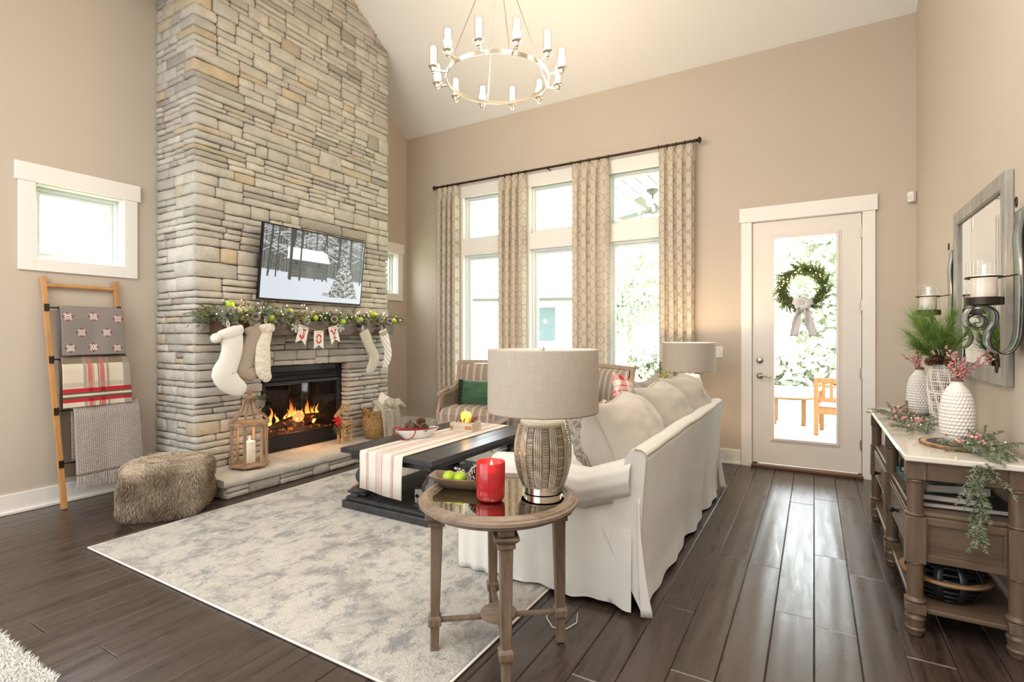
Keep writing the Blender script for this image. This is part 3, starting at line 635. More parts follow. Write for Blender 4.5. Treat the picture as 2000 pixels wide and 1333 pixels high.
# ================================================================ GREENERY HELPERS
GREEN = M('pine_green', (.055, .12, .03), .6, c2=(.12, .20, .05), s=20); FROST = M('frosted_green', (.20, .24, .17), .7, c2=(.40, .42, .34), s=25)
OLIVE = M('olive_twig', (.17, .17, .05), .6, c2=(.26, .22, .09), s=20); TWIG = M('brown_twig', (.10, .06, .035), .8)
PINK = M('dusty_pink_berry', (.55, .20, .19), .5, c2=(.70, .34, .32), s=30); WARMB = M('warm_bulb', (1, .8, .5), .4, emit=(1, .70, .32), es=9)
def sprig(m, p, d, L, n, nl, w, mi=0, droop=.15, spread=.75, tw=None):
    """a stem with needles all round, bending down a little"""
    p = Vector(p); d = Vector(d).normalized(); pts = [p + d * L * k / 4 + Vector((0, 0, -droop * L * (k / 4) ** 2)) for k in range(5)]
    if tw is not None: m.m = tw; m.tube(pts, [.0025, .0022, .002, .0015, .001], 3)
    m.m = mi
    for k in range(n):
        f = (k + .5) / n; i = min(3, int(f * 4)); q = pts[i].lerp(pts[i + 1], f * 4 - i); ax = (pts[i + 1] - pts[i]).normalized()
        s = ax.orthogonal().normalized(); s.rotate(Matrix.Rotation(R_.random() * 6.283, 3, ax)); m.blade(q, ax * (1 - spread) + s * spread, nl * (1 - .45 * f) * R_.uniform(.8, 1.15), w)
def cone_mesh(name, mat, tipm, r=.03, L=.075, rows=9):
    """pine cone: a core with rows of overlapping scales, pale tips"""
    m = MB(); m.lathe([(r * .3, 0), (r * .55, L * .15), (r * .55, L * .5), (r * .25, L * .9), (.002, L)], 10)
    for k in range(rows):
        z = L * (.04 + .86 * k / (rows - 1)); rr = r * math.sin(PI * (.22 + .70 * k / (rows - 1))) ** .8; n = 9 if k < rows - 3 else 6
        for i in range(n):
            a = 2 * PI * (i + .5 * (k % 2)) / n; c, s = math.cos(a), math.sin(a); b = r * .42; hw = rr * .30
            P = lambda q, t_, h: (q * c - t_ * s, q * s + t_ * c, z + h)
            m.m = 0; m.add([P(b * .6, -hw * .5, -.001), P(b * .6, hw * .5, -.001), P(rr * .92, hw, .007), P(rr * .92, -hw, .007), P(rr, 0, .004)], [(0, 1, 2, 3), (0, 3, 4), (1, 4, 2)])
            m.m = 1; m.add([P(rr * .90, -hw, .0075), P(rr * .90, hw, .0075), P(rr * 1.06, hw * .5, .010), P(rr * 1.06, -hw * .5, .010)], [(0, 1, 2, 3)])
    o = m.build(name, [mat, tipm]); return o
CONEB = M('pinecone_brown', (.075, .032, .016), .6, c2=(.14, .07, .035), s=60); CONET = M('pinecone_tip', (.30, .19, .12), .6); SNOWT = M('snowy_tip', (.80, .76, .72), .8)
cone0 = cone_mesh('pinecone', CONEB, CONET); cone1 = cone_mesh('pinecone', CONEB, SNOWT)
COL.objects.unlink(cone0); COL.objects.unlink(cone1)
def cone(loc, rot, s=1, snowy=False, parent=None, label=None, group=None):
    o = (cone1 if snowy else cone0).copy(); COL.objects.link(o); o.parent = parent; o.location = loc; o.rotation_euler = rot; o.scale = (s, s, s)
    if label: tag(o, label, 'pinecone', group)
    return o
LIME = M('lime_glitter', (.30, .48, .02), .35, m=.3, c2=(.46, .62, .05), s=200, bump=.8, bs=500, bd=.002)
# ================================================================ MANTEL GARLAND
g = thing('garland', 'frosted pine garland with lime balls and fairy lights along the mantel', 'garland', (-4.46, 3.6, 1.484))
m = MB(); rg = random.Random(31)
m.m = 3; m.tube([(.02 * math.sin(k), -1.1 + k * .11, .045 + .012 * math.sin(k * 2)) for k in range(21)], .012, 6)
for k in range(430):
    y = rg.uniform(-1.12, 1.13) if k > 120 else rg.uniform(-1.12, -.45)
    big = 1.55 if y < -.5 else 1.0 if y < .75 else 1.3
    f = rg.random(); d = Vector((rg.uniform(-.2, 1), rg.uniform(-1, 1) + (1.0 if y > .95 else -1.0 if y < -.98 else 0), rg.uniform(-.25, .8)))
    L = rg.uniform(.08, .15) * big; mi = 1 if (f < .5 if y < -.5 else f < .30) else (0 if f < .72 else 2)
    sprig(m, (rg.uniform(-.05, .09), y, rg.uniform(.02, .06)), d, L, int(36 * big), .036, .0058, mi, .35, .7, 3)
for k in range(40):   # dense snowy cedar clusters
    y = rg.uniform(-1.08, -.38) if k < 27 else rg.uniform(-.3, 1.05); c0 = Vector((rg.uniform(.06, .16), y, rg.uniform(-.01, .09)))
    m.m = 4
    for q in range(170): d = Vector((rg.gauss(0, 1) + .4, rg.gauss(0, 1), rg.gauss(0, 1))).normalized(); m.blade(c0 + d * .012, d, rg.uniform(.022, .040), .0075)
for k in range(46):   # frosty tufts on the left and drips over the front
    y = rg.uniform(-1.1, -.35) if k < 30 else rg.uniform(-.3, 1.1)
    sprig(m, (.10, y, .035), (rg.uniform(.2, .6), rg.uniform(-.5, .5), -.35), rg.uniform(.07, .13), 46, .034, .0070, 1, .2, .8, 3)
o = m.build('greenery', [GREEN, FROST, OLIVE, TWIG, M('snowy_cedar', (.36, .40, .30), .8, c2=(.56, .57, .48), s=30)], g); tag(o, kind='stuff')
m = MB()
for k in range(64):
    m.sphere((rg.uniform(.04, .19), -1.12 + k * .035 + rg.uniform(-.02, .02), rg.uniform(.03, .13 if k > 28 else .17)), .0040, 6, 4)
tag(m.build('fairy_lights', WARMB, g), kind='stuff')
for y, x, z, r in ((-.98, .12, .12, .036), (-.60, .13, .015, .036), (-.36, .07, .085, .036), (-.10, .12, .03, .030), (.22, .15, -.002, .034), (.50, .12, .03, .03), (.72, .09, .10, .036), (1.02, .13, .03, .03), (-.52, .10, .05, .026)):
    MB().sphere((x, y, z), r, 16, 10).build('green_ball', LIME, g, 180)
for y in (-.75, .12, .93): cone((.13, y, .03), (rad(100), 0, rad(60)), 1.1, True, g)
for y in (-.9, -.3, .35, .85): point('garland_glow', (-4.28, 3.6 + y, 1.60), .35, (1, .65, .3), .04)
# ================================================================ STOCKINGS
FURW = M('white_plush', (.80, .76, .70), .95, bump=.6, bs=160, sheen=.5); TAUPE = M('taupe_cotton', (.40, .33, .27), .9, bump=.5, bs=40, bd=.01)
t = NT('cream_quilt'); v = t.co(); vo = t.n('ShaderNodeTexVoronoi', i_Vector=v, i_Scale=26.0); t.set(Base_Color=(.76, .69, .58), Roughness=.95, Normal=t.bump(vo.outputs[0], .8, .012)); QUILT = t.mat
t = NT('cream_rib'); t.set(Base_Color=(.74, .66, .54), Roughness=.95, Normal=t.bump(t.wave(t.co((1, 1, .15)), 22, 1.2, 'Y'), .9, .012)); RIB = t.mat
t = NT('white_rib'); t.set(Base_Color=(.80, .75, .70), Roughness=.95, Normal=t.bump(t.wave(t.co((1, .6, .6)), 16, 1.5, 'DIAGONAL'), .9, .012)); RIB2 = t.mat
def stocking(label, x, path, rr, mat, cuff=None, cuffm=None, hook=True, pom=None):
    t0 = path[0]; s = thing('stocking', label, 'stocking', (x, t0[0], t0[1]), 0, 'stockings hung from the mantel')
    L = lambda q: (0, q[0] - t0[0], q[1] - t0[1])
    P = [Vector(L(q)) for q in path]; pts = []; rs = []
    n = len(P)
    for k in range((n - 1) * 4 + 1):      # smooth path
        f = k / 4; i = min(n - 2, int(f)); u = f - i; a, b, c, d = P[max(0, i - 1)], P[i], P[i + 1], P[min(n - 1, i + 2)]
        pts.append(.5 * ((2 * b) + (c - a) * u + (2 * a - 5 * b + 4 * c - d) * u * u + (3 * b - a - 3 * c + d) * u ** 3)); rs.append(rr[i] * (1 - u) + rr[i + 1] * u)
    e = pts[-1] - pts[-2]; e.normalize()
    for q in (.5, .85, 1.0): pts.append(pts[(n - 1) * 4] + e * rs[(n - 1) * 4] * q * .8); rs.append(rr[-1] * math.sqrt(max(.02, 1 - q * q)))
    MB().tube(pts, rs, 20, flat=.36, up=(1, 0, 0)).build('body', mat, s, 180)
    if cuff:
        k = max(2, int(len(pts) * .2)); cm = MB(); cm.tube([pts[0] + Vector((.0, 0, .0)), pts[0].lerp(pts[k], .15), pts[k // 2], pts[k]], [cuff * .8, cuff, cuff * 1.02, cuff * .95], 20, flat=.40, up=(1, 0, 0)); cm.build('cuff', cuffm or mat, s, 60, sub=1)
    MB().tube([(-.01, 0, -.01), (-.012, -.012, .03), (-.02, 0, .068), (-.012, .012, .03), (-.01, .004, -.01)], .006, 6).build('hanging_loop', cuffm or mat, s, 180)
    if hook: MB().box(-.075, -.055, -.02, .02, .04, .085).tube([(-.06, 0, .06), (-.03, 0, .045), (-.02, 0, .07), (-.026, 0, .09)], .006, 6).build('hook', BLACKM, s)
    if pom: MB().sphere(L(pom), .042, 12, 8).build('pompom', FURW, s, 180)
    return s
stocking('white plush stocking with a pompom, leftmost on the mantel', -4.285, [(2.575, 1.405), (2.600, 1.33), (2.605, 1.22), (2.575, 1.11), (2.535, 1.01), (2.60, .925), (2.675, .875)], [.06, .098, .092, .090, .108, .092, .070], FURW, .122, FURW, pom=(2.465, 1.315))
stocking('crinkled taupe cotton stocking, second from the left', -4.315, [(2.80, 1.425), (2.83, 1.34), (2.79, 1.24), (2.75, 1.13), (2.73, 1.04), (2.80, .985)], [.085, .085, .062, .070, .082, .058], TAUPE)
stocking('cream quilted stocking between the taupe one and the firebox', -4.295, [(2.93, 1.445), (2.935, 1.36), (2.90, 1.25), (2.895, 1.12), (2.90, 1.02), (2.935, .955)], [.040, .052, .066, .076, .074, .052], QUILT, .080, QUILT)
stocking('cream ribbed stocking with a dark tie, right of the banner', -4.295, [(4.105, 1.385), (4.14, 1.32), (4.205, 1.20), (4.265, 1.10), (4.235, 1.0), (4.185, .945)], [.066, .070, .062, .068, .066, .050], RIB, hook=True)
stocking('white cable-knit stocking at the right end of the mantel', -4.30, [(4.40, 1.40), (4.43, 1.32), (4.47, 1.21), (4.485, 1.11), (4.46, 1.03), (4.435, .985)], [.060, .066, .058, .060, .052, .040], RIB2, .064, TAUPE)
# ================================================================ JOY BANNER
PAPER = M('ivory_card', (.80, .77, .70), .8); REDP = M('red_print', (.55, .04, .05), .7); STRG = M('jute_string', (.5, .36, .24), .9); WHITEP = M('white_felt', (.85, .84, .82), .8)
b = thing('banner', 'small paper banner reading JOY between two snowflakes on the mantel', 'banner', (-4.345, 3.54, 1.42))
b.scale = (1, 1.12, 1.12)
MB().tube([(0, -.26, .07), (.002, -.22, .035), (.004, -.12, -.005), (.006, 0, -.03), (.004, .11, -.005), (.002, .20, .045), (0, .30, .10)], .0022, 5).build('string', STRG, b)
def ring(m, a, bq, w, n=24, a0=0, a1=2 * PI, cx=0, cz=0, d=.002, y0=0):
    o = [(cx + a * math.cos(a0 + (a1 - a0) * i / n), cz + bq * math.sin(a0 + (a1 - a0) * i / n)) for i in range(n + 1)]
    q = [(cx + (a - w) * math.cos(a0 + (a1 - a0) * i / n), cz + (bq - w * .7) * math.sin(a0 + (a1 - a0) * i / n)) for i in range(n + 1)]
    for i in range(n): m.add([(o[i][0], y0, o[i][1]), (o[i + 1][0], y0, o[i + 1][1]), (q[i + 1][0], y0, q[i + 1][1]), (q[i][0], y0, q[i][1])], [(0, 1, 2, 3)])
for L, y, z, a in (('J', -.155, .012, -.24), ('O', .0, -.032, 0), ('Y', .155, .012, .24)):
    X = (T(.008, y, z), Rx(a), Rz(rad(90)))
    m = MB().at(*X); m.prism([(-.052, 0), (.052, 0), (.052, -.165), (0, -.125), (-.052, -.165)], .0025); m.build('pennant', PAPER, b)
    m = MB().at(*X); m.X = m.X @ T(0, -.0015, -.072)
    m2 = MB().at(*X); m2.X = m2.X @ T(0, -.0025, -.072)
    R = lambda x0, x1, z0, z1, mm=m: mm.prism([(x0, z0), (x1, z0), (x1, z1), (x0, z1)], .001)
    if L == 'J': R(.002, .022, -.022, .042); R(-.010, .034, .034, .042); ring(m, .024, .026, .019, 14, PI, 2 * PI, -.002, -.022); R(-.030, -.012, -.024, -.014); R(.009, .015, -.010, .030, m2)
    if L == 'O': ring(m, .032, .044, .018, 28); R(-.028, -.021, -.012, .012, m2); R(.021, .028, -.012, .012, m2)
    if L == 'Y':
        R(-.009, .009, -.044, .0); R(-.020, .020, -.044, -.036); R(-.038, -.008, .034, .042); R(.010, .036, .034, .042)
        m.prism([(-.032, .036), (-.014, .036), (.006, -.004), (-.008, -.004)], .001); m.prism([(.018, .036), (.030, .036), (.008, -.004), (-.004, -.004)], .001); R(-.003, .003, -.032, -.008, m2)
    m.build('letter', REDP, b)
    if m2.v: m2.build('letter_inline', PAPER, b)
    MB().at(*X).box(-.03, .03, -.001, 0, -.016, -.012).build('rule', REDP, b)
for y, z in ((-.245, .0), (.245, .01)):
    m = MB().at(T(.014, y, z))
    for k in range(6):
        a = k * PI / 3; m.X = T(.014, y, z) @ Rx(a); m.box(-.002, .002, -.0045, .0045, 0, .048)
        for s in (-1, 1):
            for h in (.022, .036): m.X = T(.014, y, z) @ Rx(a) @ T(0, 0, h) @ Rx(s * .9); m.box(-.002, .002, -.003, .003, 0, .014)
    m.build('snowflake', WHITEP, b)
# ================================================================ LANTERN ON THE HEARTH
LW = wood('weathered_lantern_wood', (.24, .14, .085), (.44, .30, .19), 'Z', .7, 6, .5)
l = thing('lantern', 'tall hexagonal wooden lantern with beaded edges standing on the hearth', 'lantern', (-4.345, 2.80, .166), rad(12))
R6 = .150; hexp = lambda r, z, o=0: [(r * math.cos(PI / 3 * k + o), r * math.sin(PI / 3 * k + o), z) for k in range(6)]
m = MB(); m.lathe([(R6 + .008, .012), (R6 + .016, .018), (R6 + .016, .034), (R6, .040)], 6); m.build('base', LW, l)
for x, y, z in hexp(R6 - .02, 0): MB().lathe([(.010, 0), (.013, .012)], 8, (x, y, 0)).build('foot', LW, l)
def hexring(z0, z1, ro, ri, name):
    m = MB()
    for k in range(6):
        a, c = PI / 3 * k, PI / 3 * (k + 1); P = lambda r, t_, z: (r * math.cos(t_), r * math.sin(t_), z)
        m.add([P(ro, a, z0), P(ro, c, z0), P(ro, c, z1), P(ro, a, z1), P(ri, a, z0), P(ri, c, z0), P(ri, c, z1), P(ri, a, z1)], [(0, 1, 2, 3), (5, 4, 7, 6), (3, 2, 6, 7), (1, 0, 4, 5)])
    return m.build(name, LW, l)
hexring(.375, .405, R6 + .018, R6 - .018, 'eave_ring')
beads = MB()
for k in range(6):
    a = PI / 3 * k; c, s = math.cos(a), math.sin(a)
    MB().at(Rz(a)).box(R6 - .022, R6, -.011, .011, .04, .378).build('post', LW, l, bevel=.002, seg=1)
    rib = [(R6 + .004, .405), (R6 - .02, .44), (R6 - .058, .475), (R6 - .085, .515), (R6 - .10, .56), (R6 - .118, .60), (.018, .615)]
    MB().tube([(r * c, r * s, z) for r, z in rib], .010, 4, up=(-s, c, 0)).build('rib', LW, l)
    for q in range(23): beads.sphere(((R6 + .003) * c, (R6 + .003) * s, .045 + q * .0148), .006, 6, 4)
    for q in range(24): f = q / 23 * 5.99; i = int(f); u = f - i; r0, z0 = rib[i]; r1, z1 = rib[min(6, i + 1)]; r = r0 + (r1 - r0) * u + .010; beads.sphere((r * c, r * s, z0 + (z1 - z0) * u + .004), .0055, 6, 4)
    for q in range(12):
        f = (q + .5) / 12; b2 = PI / 3 * (k + 1); x = c * (1 - f) + math.cos(b2) * f; y = s * (1 - f) + math.sin(b2) * f
        for z in (.026, .39): beads.sphere((x * (R6 + .018), y * (R6 + .018), z), .0068, 6, 4)
tag(beads.build('bead_trim', LW, l, 180), kind='stuff')
MB().lathe([(.03, .605), (.034, .618), (.02, .63), (.012, .64), (.022, .655), (.024, .668), (.014, .684), (.004, .69)], 16).build('finial', LW, l, 50)
m = MB(); rg = random.Random(4)
for k in range(16): sprig(m, (.07, .03, .61), (rg.uniform(-.4, 1), rg.uniform(-.6, .8), rg.uniform(-.4, .6)), .07, 22, .03, .003, 0, .1, .6, 1)
tag(m.build('pine_pick', [GREEN, TWIG], l), kind='stuff')
cone((.105, .035, .605), (rad(165), rad(10), 0), 1.25, True, l)
def flamepart(parent, z, s=1.0, loc=(0, 0)):
    MB().cyl((loc[0], loc[1], z - .012), (loc[0], loc[1], z + .004), .0012, 5).build('wick', BLACKM, parent)
    return MB().lathe([(.001, 0), (.005, .006), (.0062, .012), (.0045, .022), (.0018, .034), (.0003, .042)], 10, (loc[0], loc[1], z)).build('candle_flame', FL2, parent, 180)
FL2 = M('candle_flame', (1, .6, .2), .5, emit=(1, .62, .25), es=22)
WAXC = M('cream_wax', (.80, .74, .60), .5, sss=.3, emit=(1, .8, .5), es=.02)
c = thing('pillar_candle', 'lit cream pillar candle inside the wooden lantern', 'candle', (-4.345, 2.80, .207))
MB().lathe([(.046, 0), (.048, .004), (.048, .180), (.045, .186), (.03, .183), (.002, .180)], 28).build('wax', WAXC, c, 60); flamepart(c, .19); point('candle_glow', (-4.345, 2.80, .45), .45, (1, .6, .25), .01)
# ================================================================ TWIG REINDEER
STRAW = M('bundled_twigs', (.42, .25, .11), .8, c2=(.58, .38, .19), s=25, bump=.5, bs=60)
dr = thing('reindeer', 'little reindeer of bundled twigs with a red bow at the firebox', 'decoration', (-4.435, 3.97, .166), rad(100))
rg = random.Random(8)
def bundle(name, a, b, n, r, rt, j=.010):
    m = MB(); a, b = Vector(a), Vector(b)
    for k in range(n):
        o1 = Vector((rg.gauss(0, r), rg.gauss(0, r), rg.gauss(0, r * .6))); o2 = o1 * .8 + Vector((rg.gauss(0, j), rg.gauss(0, j), rg.gauss(0, j))); mid = (a + b) / 2 + (o1 + o2) / 2 + Vector((rg.gauss(0, j), rg.gauss(0, j), rg.gauss(0, j)))
        m.tube([a + o1, mid, b + o2], rt, 5)
    return m.build(name, STRAW, dr)
def leg(x, y):
    m = MB()
    for k in range(7): q = (x + rg.gauss(0, .008), y + rg.gauss(0, .008)); m.cyl((q[0], q[1], 0), (x * .92 + rg.gauss(0, .012), y + rg.gauss(0, .010), .17), .0055, 5)
    m.build('leg', STRAW, dr)
for x in (-.075, .075):
    for y in (-.028, .028): leg(x, y)
bundle('body', (-.085, 0, .19), (.095, 0, .20), 18, .024, .007); bundle('neck', (-.075, 0, .20), (-.115, 0, .32), 7, .012, .006)
bundle('head', (-.09, 0, .325), (-.175, 0, .305), 8, .008, .005, .004); 
for s in (-1, 1): bundle('antler', (-.10, s * .012, .335), (.045, s * .045, .405), 8, .008, .0035, .014)
MB().sphere((-.02 + .115, 0, .225), .012, 8, 6).build('tail', STRAW, dr)
REDR = M('red_ribbon', (.60, .015, .03), .35)
m = MB()
for k in range(7):
    a = k * .9; d = Vector((-.3, math.cos(a), math.sin(a))).normalized(); p = Vector((-.115, 0, .255)); m.tube([p, p + d * .036 + Vector((-.014, 0, 0)), p + d * .060, p + d * .040 + Vector((.010, .008, .008)), p], .014, 6, flat=.25)
m.tube([(-.115, .0, .25), (-.125, .02, .21), (-.122, .03, .17)], .010, 5, flat=.2); m.tube([(-.115, .0, .25), (-.128, -.02, .215), (-.125, -.034, .18)], .010, 5, flat=.2); m.build('red_bow', REDR, dr, 180)
m = MB()
for k in range(22): sprig(m, (-.11, rg.uniform(-.03, .03), .22), (rg.uniform(-.6, .2), rg.uniform(-.6, .6), -1), rg.uniform(.07, .13), 26, .022, .0035, 0, .05, .5, 1)
tag(m.build('greenery', [M('cedar_green', (.04, .13, .035), .6), TWIG], dr), kind='stuff')
# ================================================================ BASKET, PILLOW AND THROW ON THE HEARTH
t = NT('woven_seagrass'); v = t.co(); w1 = t.wave(t.co((1, 1, 1)), 16, 1.2, 'Z'); n = t.noise(t.co((1, 1, 2.2)), 55, 3); t.set(Base_Color=t.mix(t.ramp(n, [(.35, 0.), (.65, 1.)]), (.22, .11, .035), (.55, .33, .13)), Roughness=.8, Normal=t.bump(t.math('ADD', w1, n), .8, .012)); SEAG = t.mat
bk = thing('basket', 'oval woven seagrass basket at the right end of the hearth', 'basket', (-4.335, 4.40, .166), rad(90))
m = MB(); BP = [(.165, 0), (.20, .02), (.222, .08), (.232, .16), (.226, .24), (.215, .30)]
for k in range(15):
    z = .012 + k * .0205; f = z / .30 * 5; i = min(4, int(f)); r = BP[i][0] + (BP[i + 1][0] - BP[i][0]) * (f - i)
    m.tube([(r * math.cos(a * .1963), r * .64 * math.sin(a * .1963), z + .003 * math.sin(a * 3)) for a in range(32)], .0125, 6, closed=True)
m.lathe([(r, z) for r, z in BP], 32, sy=.64); m.build('body', SEAG, bk, 60)
for s in (-1, 1): MB().tube([(s * (.222), -.045, .26), (s * .238, -.05, .32), (s * .24, 0, .365), (s * .238, .05, .32), (s * .222, .045, .26)], .011, 8).build('handle', SEAG, bk, 180)
def cushion(name, mat, w, h, d, parent=None, n=18, pinch=.10, seed=0, crown=1.0, wr=.004, pp=.32):
    """pillow in the local xz plane, thickness along y, corners drawn out into ears"""
    m = MB()
    def P(u, v, s):
        a, b = u * 2 - 1, v * 2 - 1; e = max(0, (1 - a * a) * (1 - b * b)) ** pp
        px = a * w / 2 * (1 - pinch * (1 - abs(a) ** 3 * 0) * (1 - b * b) * abs(a) ** 2 * .6); pz = b * h / 2 * (1 - pinch * (1 - a * a) * abs(b) ** 2 * .6)
        cr_ = max(abs(a), abs(b)); ang = math.atan2(b, a); nn = noise.noise((a * 2.3 + seed, b * 2.3, s * 3)) * wr * 4 + noise.noise((a * 6 + seed, b * 6, s * 3)) * wr * 1.6 + wr * 1.5 * math.sin(ang * 17 + seed + 2 * noise.noise((a * 2, b * 2, seed))) * cr_ ** 3 * (.3 + (abs(a) * abs(b)) ** 1.5 * 2)
        return (px, s * (d / 2 * e * crown) + nn * e, pz)
    m.grid(lambda u, v: P(u, v, -1), n, n); m.grid(lambda u, v: P(1 - u, v, 1), n, n)
    k = [P(i / n, 0, 1) for i in range(n + 1)] + [P(1, i / n, 1) for i in range(1, n + 1)] + [P(1 - i / n, 1, 1) for i in range(1, n + 1)] + [P(0, 1 - i / n, 1) for i in range(1, n)]
    return m, k
def pillow(name, label, mat, w, h, d, loc, rot, pipe=None, group=None, **k):
    p = thing(name, label, 'pillow', loc, 0, group); p.rotation_euler = rot
    m, ed = cushion(name, mat, w, h, d, **k); m.build('cover', mat, p, 180)
    if pipe: MB().tube([(x, y, z) for x, y, z in ed], .0045, 6, closed=True).build('piping', pipe, p, 180)
    return p
KNIT = NT('cream_knit'); KNIT.set(Base_Color=(.74, .66, .54), Roughness=.95, Normal=KNIT.bump(KNIT.math('ADD', KNIT.wave(KNIT.co(), 26, 2, 'Z'), KNIT.wave(KNIT.co(), 26, 2, 'X')), .9, .012)); KNIT = KNIT.mat
pillow('basket_pillow', 'cream pillow sticking up out of the seagrass basket', M('cream_boucle', (.78, .73, .64), .95, bump=.7, bs=90), .36, .34, .14, (-4.36, 4.50, .46), (rad(8), rad(24), rad(95)), n=14)
th = thing('knit_throw', 'cream cable-knit throw spilling over the front of the basket', 'blanket', (-4.335, 4.40, .166), rad(90))
m = MB()
def TH(u, v):
    a = -.12 + u * .26; s = v * 1.0
    if s < .35: f = s / .35; y = .02 - .16 * f; z = .40 - .09 * f * f + .02 * math.sin(u * 9)
    else: f = (s - .35) / .65; y = -.14 - .035 * math.sin(PI * f * .6); z = .31 - .29 * f
    return (a + .035 * math.sin(v * 2.5) * (u - .3), y - .012 * math.sin(u * 15 + v * 2) * v, z + .012 * math.sin(u * 14))
m.grid(TH, 20, 22); o = m.build('draped_knit', KNIT, th, 180, solid=.014)
m = MB(); m.grid(lambda u, v: (.02 + u * .27, .10 - v * .24, .33 + .09 * math.sin(PI * v) * (1 - .5 * u) + .02 * math.sin(u * 12 + v * 7)), 14, 12); m.build('folded_knit', KNIT, th, 180, solid=.05, sub=1)
MB().tube([(.0, -.175, .30), (.005, -.186, .22), (.0, -.19, .14), (.006, -.185, .06)], [.012, .014, .014, .012], 8).build('cable', KNIT, th, 180)
# ================================================================ BLANKET LADDER
LADW = wood('honey_wood', (.40, .19, .065), (.55, .29, .11), 'Z', .45, 3, .15)
ld = thing('blanket_ladder', 'honey wood blanket ladder leaning against the wall under the window', 'ladder', (-4.985, 1.70, 0))
lean = lambda z: (-.19 * z / 1.80, -.07 * z / 1.80)
for dy in (0, .48):
    m = MB(); a = (0, dy, 0); b = (-.19, dy - .07, 1.80)
    m.tube([a, b], [.026, .024], 4, up=(.7, .7, .1)); m.build('rail', LADW, ld, bevel=.004)
def rungpt(z): x, y = lean(z); return x, y
for k, z in enumerate((1.73, 1.555, 1.15, .75, .345)):
    x, y = rungpt(z)
    if k == 0: MB().cyl((x, y, z), (x, y + .48, z), .017, 10).build('top_rung', LADW, ld, 60)
    else:
        MB().cyl((x + .012, y - .01, z), (x + .012, y + .49, z), .006, 8).build('rung', IRON, ld, 60)
        for s in (0, .48): MB().box(x + .006, x + .028, y + s - .015, y + s + .015, z - .028, z + .028).sphere((x + .028, y + s, z + .02), .006, 6, 4).sphere((x + .028, y + s, z - .02), .006, 6, 4).build('bracket', IRON, ld)
def throw(name, label, z0, ya, yb, front, back, colf, mat, fringe=0, seed=1, nu=60, nv=90):
    x, y = rungpt(z0); x += .012; o = thing(name, label, 'blanket', (-4.985 + x, 0, z0), 0, 'blankets on the ladder'); m = MB(); L = front + back; sl = .19 / 1.8; cols = []
    def F(u, v, off=0):
        s = v * L - back; yy = 1.70 + ya + (yb - ya) * u; w = .006 * math.sin(u * 9 + seed) * min(1, abs(s) * 3) + .004 * noise.noise((u * 5, s * 4, seed))
        if s < -.02: xx, zz = -.012 - .004, s + .012
        elif s < .02: a = s / .02 * PI / 2; xx, zz = .014 * math.sin(a), .013 * math.cos(a)
        else: xx, zz = .014 + s * sl * .95, -s + .02
        return (xx + w + off + (.026 if s > .1 else .026 * max(0, s) * 10), yy + (.02 * u - .01) * s, zz + .010 * u * max(0, s))
    m.grid(lambda u, v: F(u, v), nu, nv)
    ob = m.build('folded_blanket', mat, o, 180, solid=.012)
    if colf: paint(ob, [(*colf(i / nu, j / nv * L - back), 1) for j in range(nv + 1) for i in range(nu + 1)])
    if fringe:
        f = MB()
        for k in range(95):
            q = Vector(F((k + .5) / 95, 1)); f.tube([q, q + Vector((.004, R_.uniform(-.006, .006), -fringe * .5)), q + Vector((.002, R_.uniform(-.012, .012), -fringe * R_.uniform(.85, 1.1)))], .0022, 4)
        tag(f.build('fringe', M('grey_fringe', (.50, .44, .40), .9), o), kind='stuff')
    return o
def flake(u, s):
    base = (.245, .215, .195)
    for cu, cs in ((.10, .09), (.50, .085), (.90, .10), (.30, .215), (.70, .215), (.12, .34), (.48, .335), (.86, .345), (.3, .46), (.7, .46)):
        a, b = (u - cu) * .42, s - cs; r = math.hypot(a, b)
        if r < .036:
            th = math.atan2(b, a); k = abs(math.sin(3 * th)); sp = abs(math.cos(4 * th)); red = .024 < r < .038 and abs(math.cos(2 * th)) > .90
            if red or r < .005: return (.36, .015, .025)
            if r < .010 or (sp > .72 and r < .031): return (.72, .68, .64)
    return base
def plaid(u, s):
    cr, tp, rd, gr, dk = (.66, .58, .46), (.22, .165, .115), (.50, .02, .03), (.36, .31, .27), (.10, .085, .05)
    c = cr
    if .34 < u < .42 or .52 < u < .60: c = (.55, .16, .14)
    elif .42 < u < .44 or .49 < u < .52: c = tp
    elif .28 < u < .34 or .62 < u < .67 or u > .88: c = gr
    if s < .06: return tuple((a + b) / 2 for a, b in zip(c, tp)) if c != cr else tp
    if .21 < s < .245: return tuple((a + b) / 2 for a, b in zip(c, gr))
    if .255 < s < .285 or .335 < s < .362: return (.36, .0, .02) if (.34 < u < .42 or .52 < u < .60) else rd if u < .88 else (.36, .02, .02)
    if .285 < s < .300 or .315 < s < .335: return dk
    if .300 < s < .315: return cr
    if s < -.3: return tp if math.sin(s * 40) > .2 else cr
    return c
WOOLP = attr_mat('woven_wool', .95, bump=.4, bs=300)
throw('snowflake_blanket', 'grey blanket knitted with white snowflakes, topmost on the ladder', 1.555, .015, .435, .395, .62, flake, WOOLP, nu=130, nv=330)
throw('plaid_blanket', 'red, cream and taupe plaid blanket in the middle of the ladder', 1.15, .01, .465, .40, .95, plaid, WOOLP, seed=4, nu=100, nv=300)
t = NT('grey_waffle'); t.set(Base_Color=t.mix(t.math('MULTIPLY', t.wave(t.co(), 22, .3, 'Y'), t.wave(t.co(), 22, .3, 'Z')), (.34, .29, .26), (.62, .56, .52)), Roughness=.95, Normal=t.bump(t.math('MULTIPLY', t.wave(t.co(), 22, .3, 'Y'), t.wave(t.co(), 22, .3, 'Z')), .6, .01))
throw('waffle_blanket', 'pale grey waffle-weave throw with a fringe, lowest on the ladder', .78, .07, .53, .56, .45, None, t.mat, fringe=.10, seed=7, nu=40, nv=50)
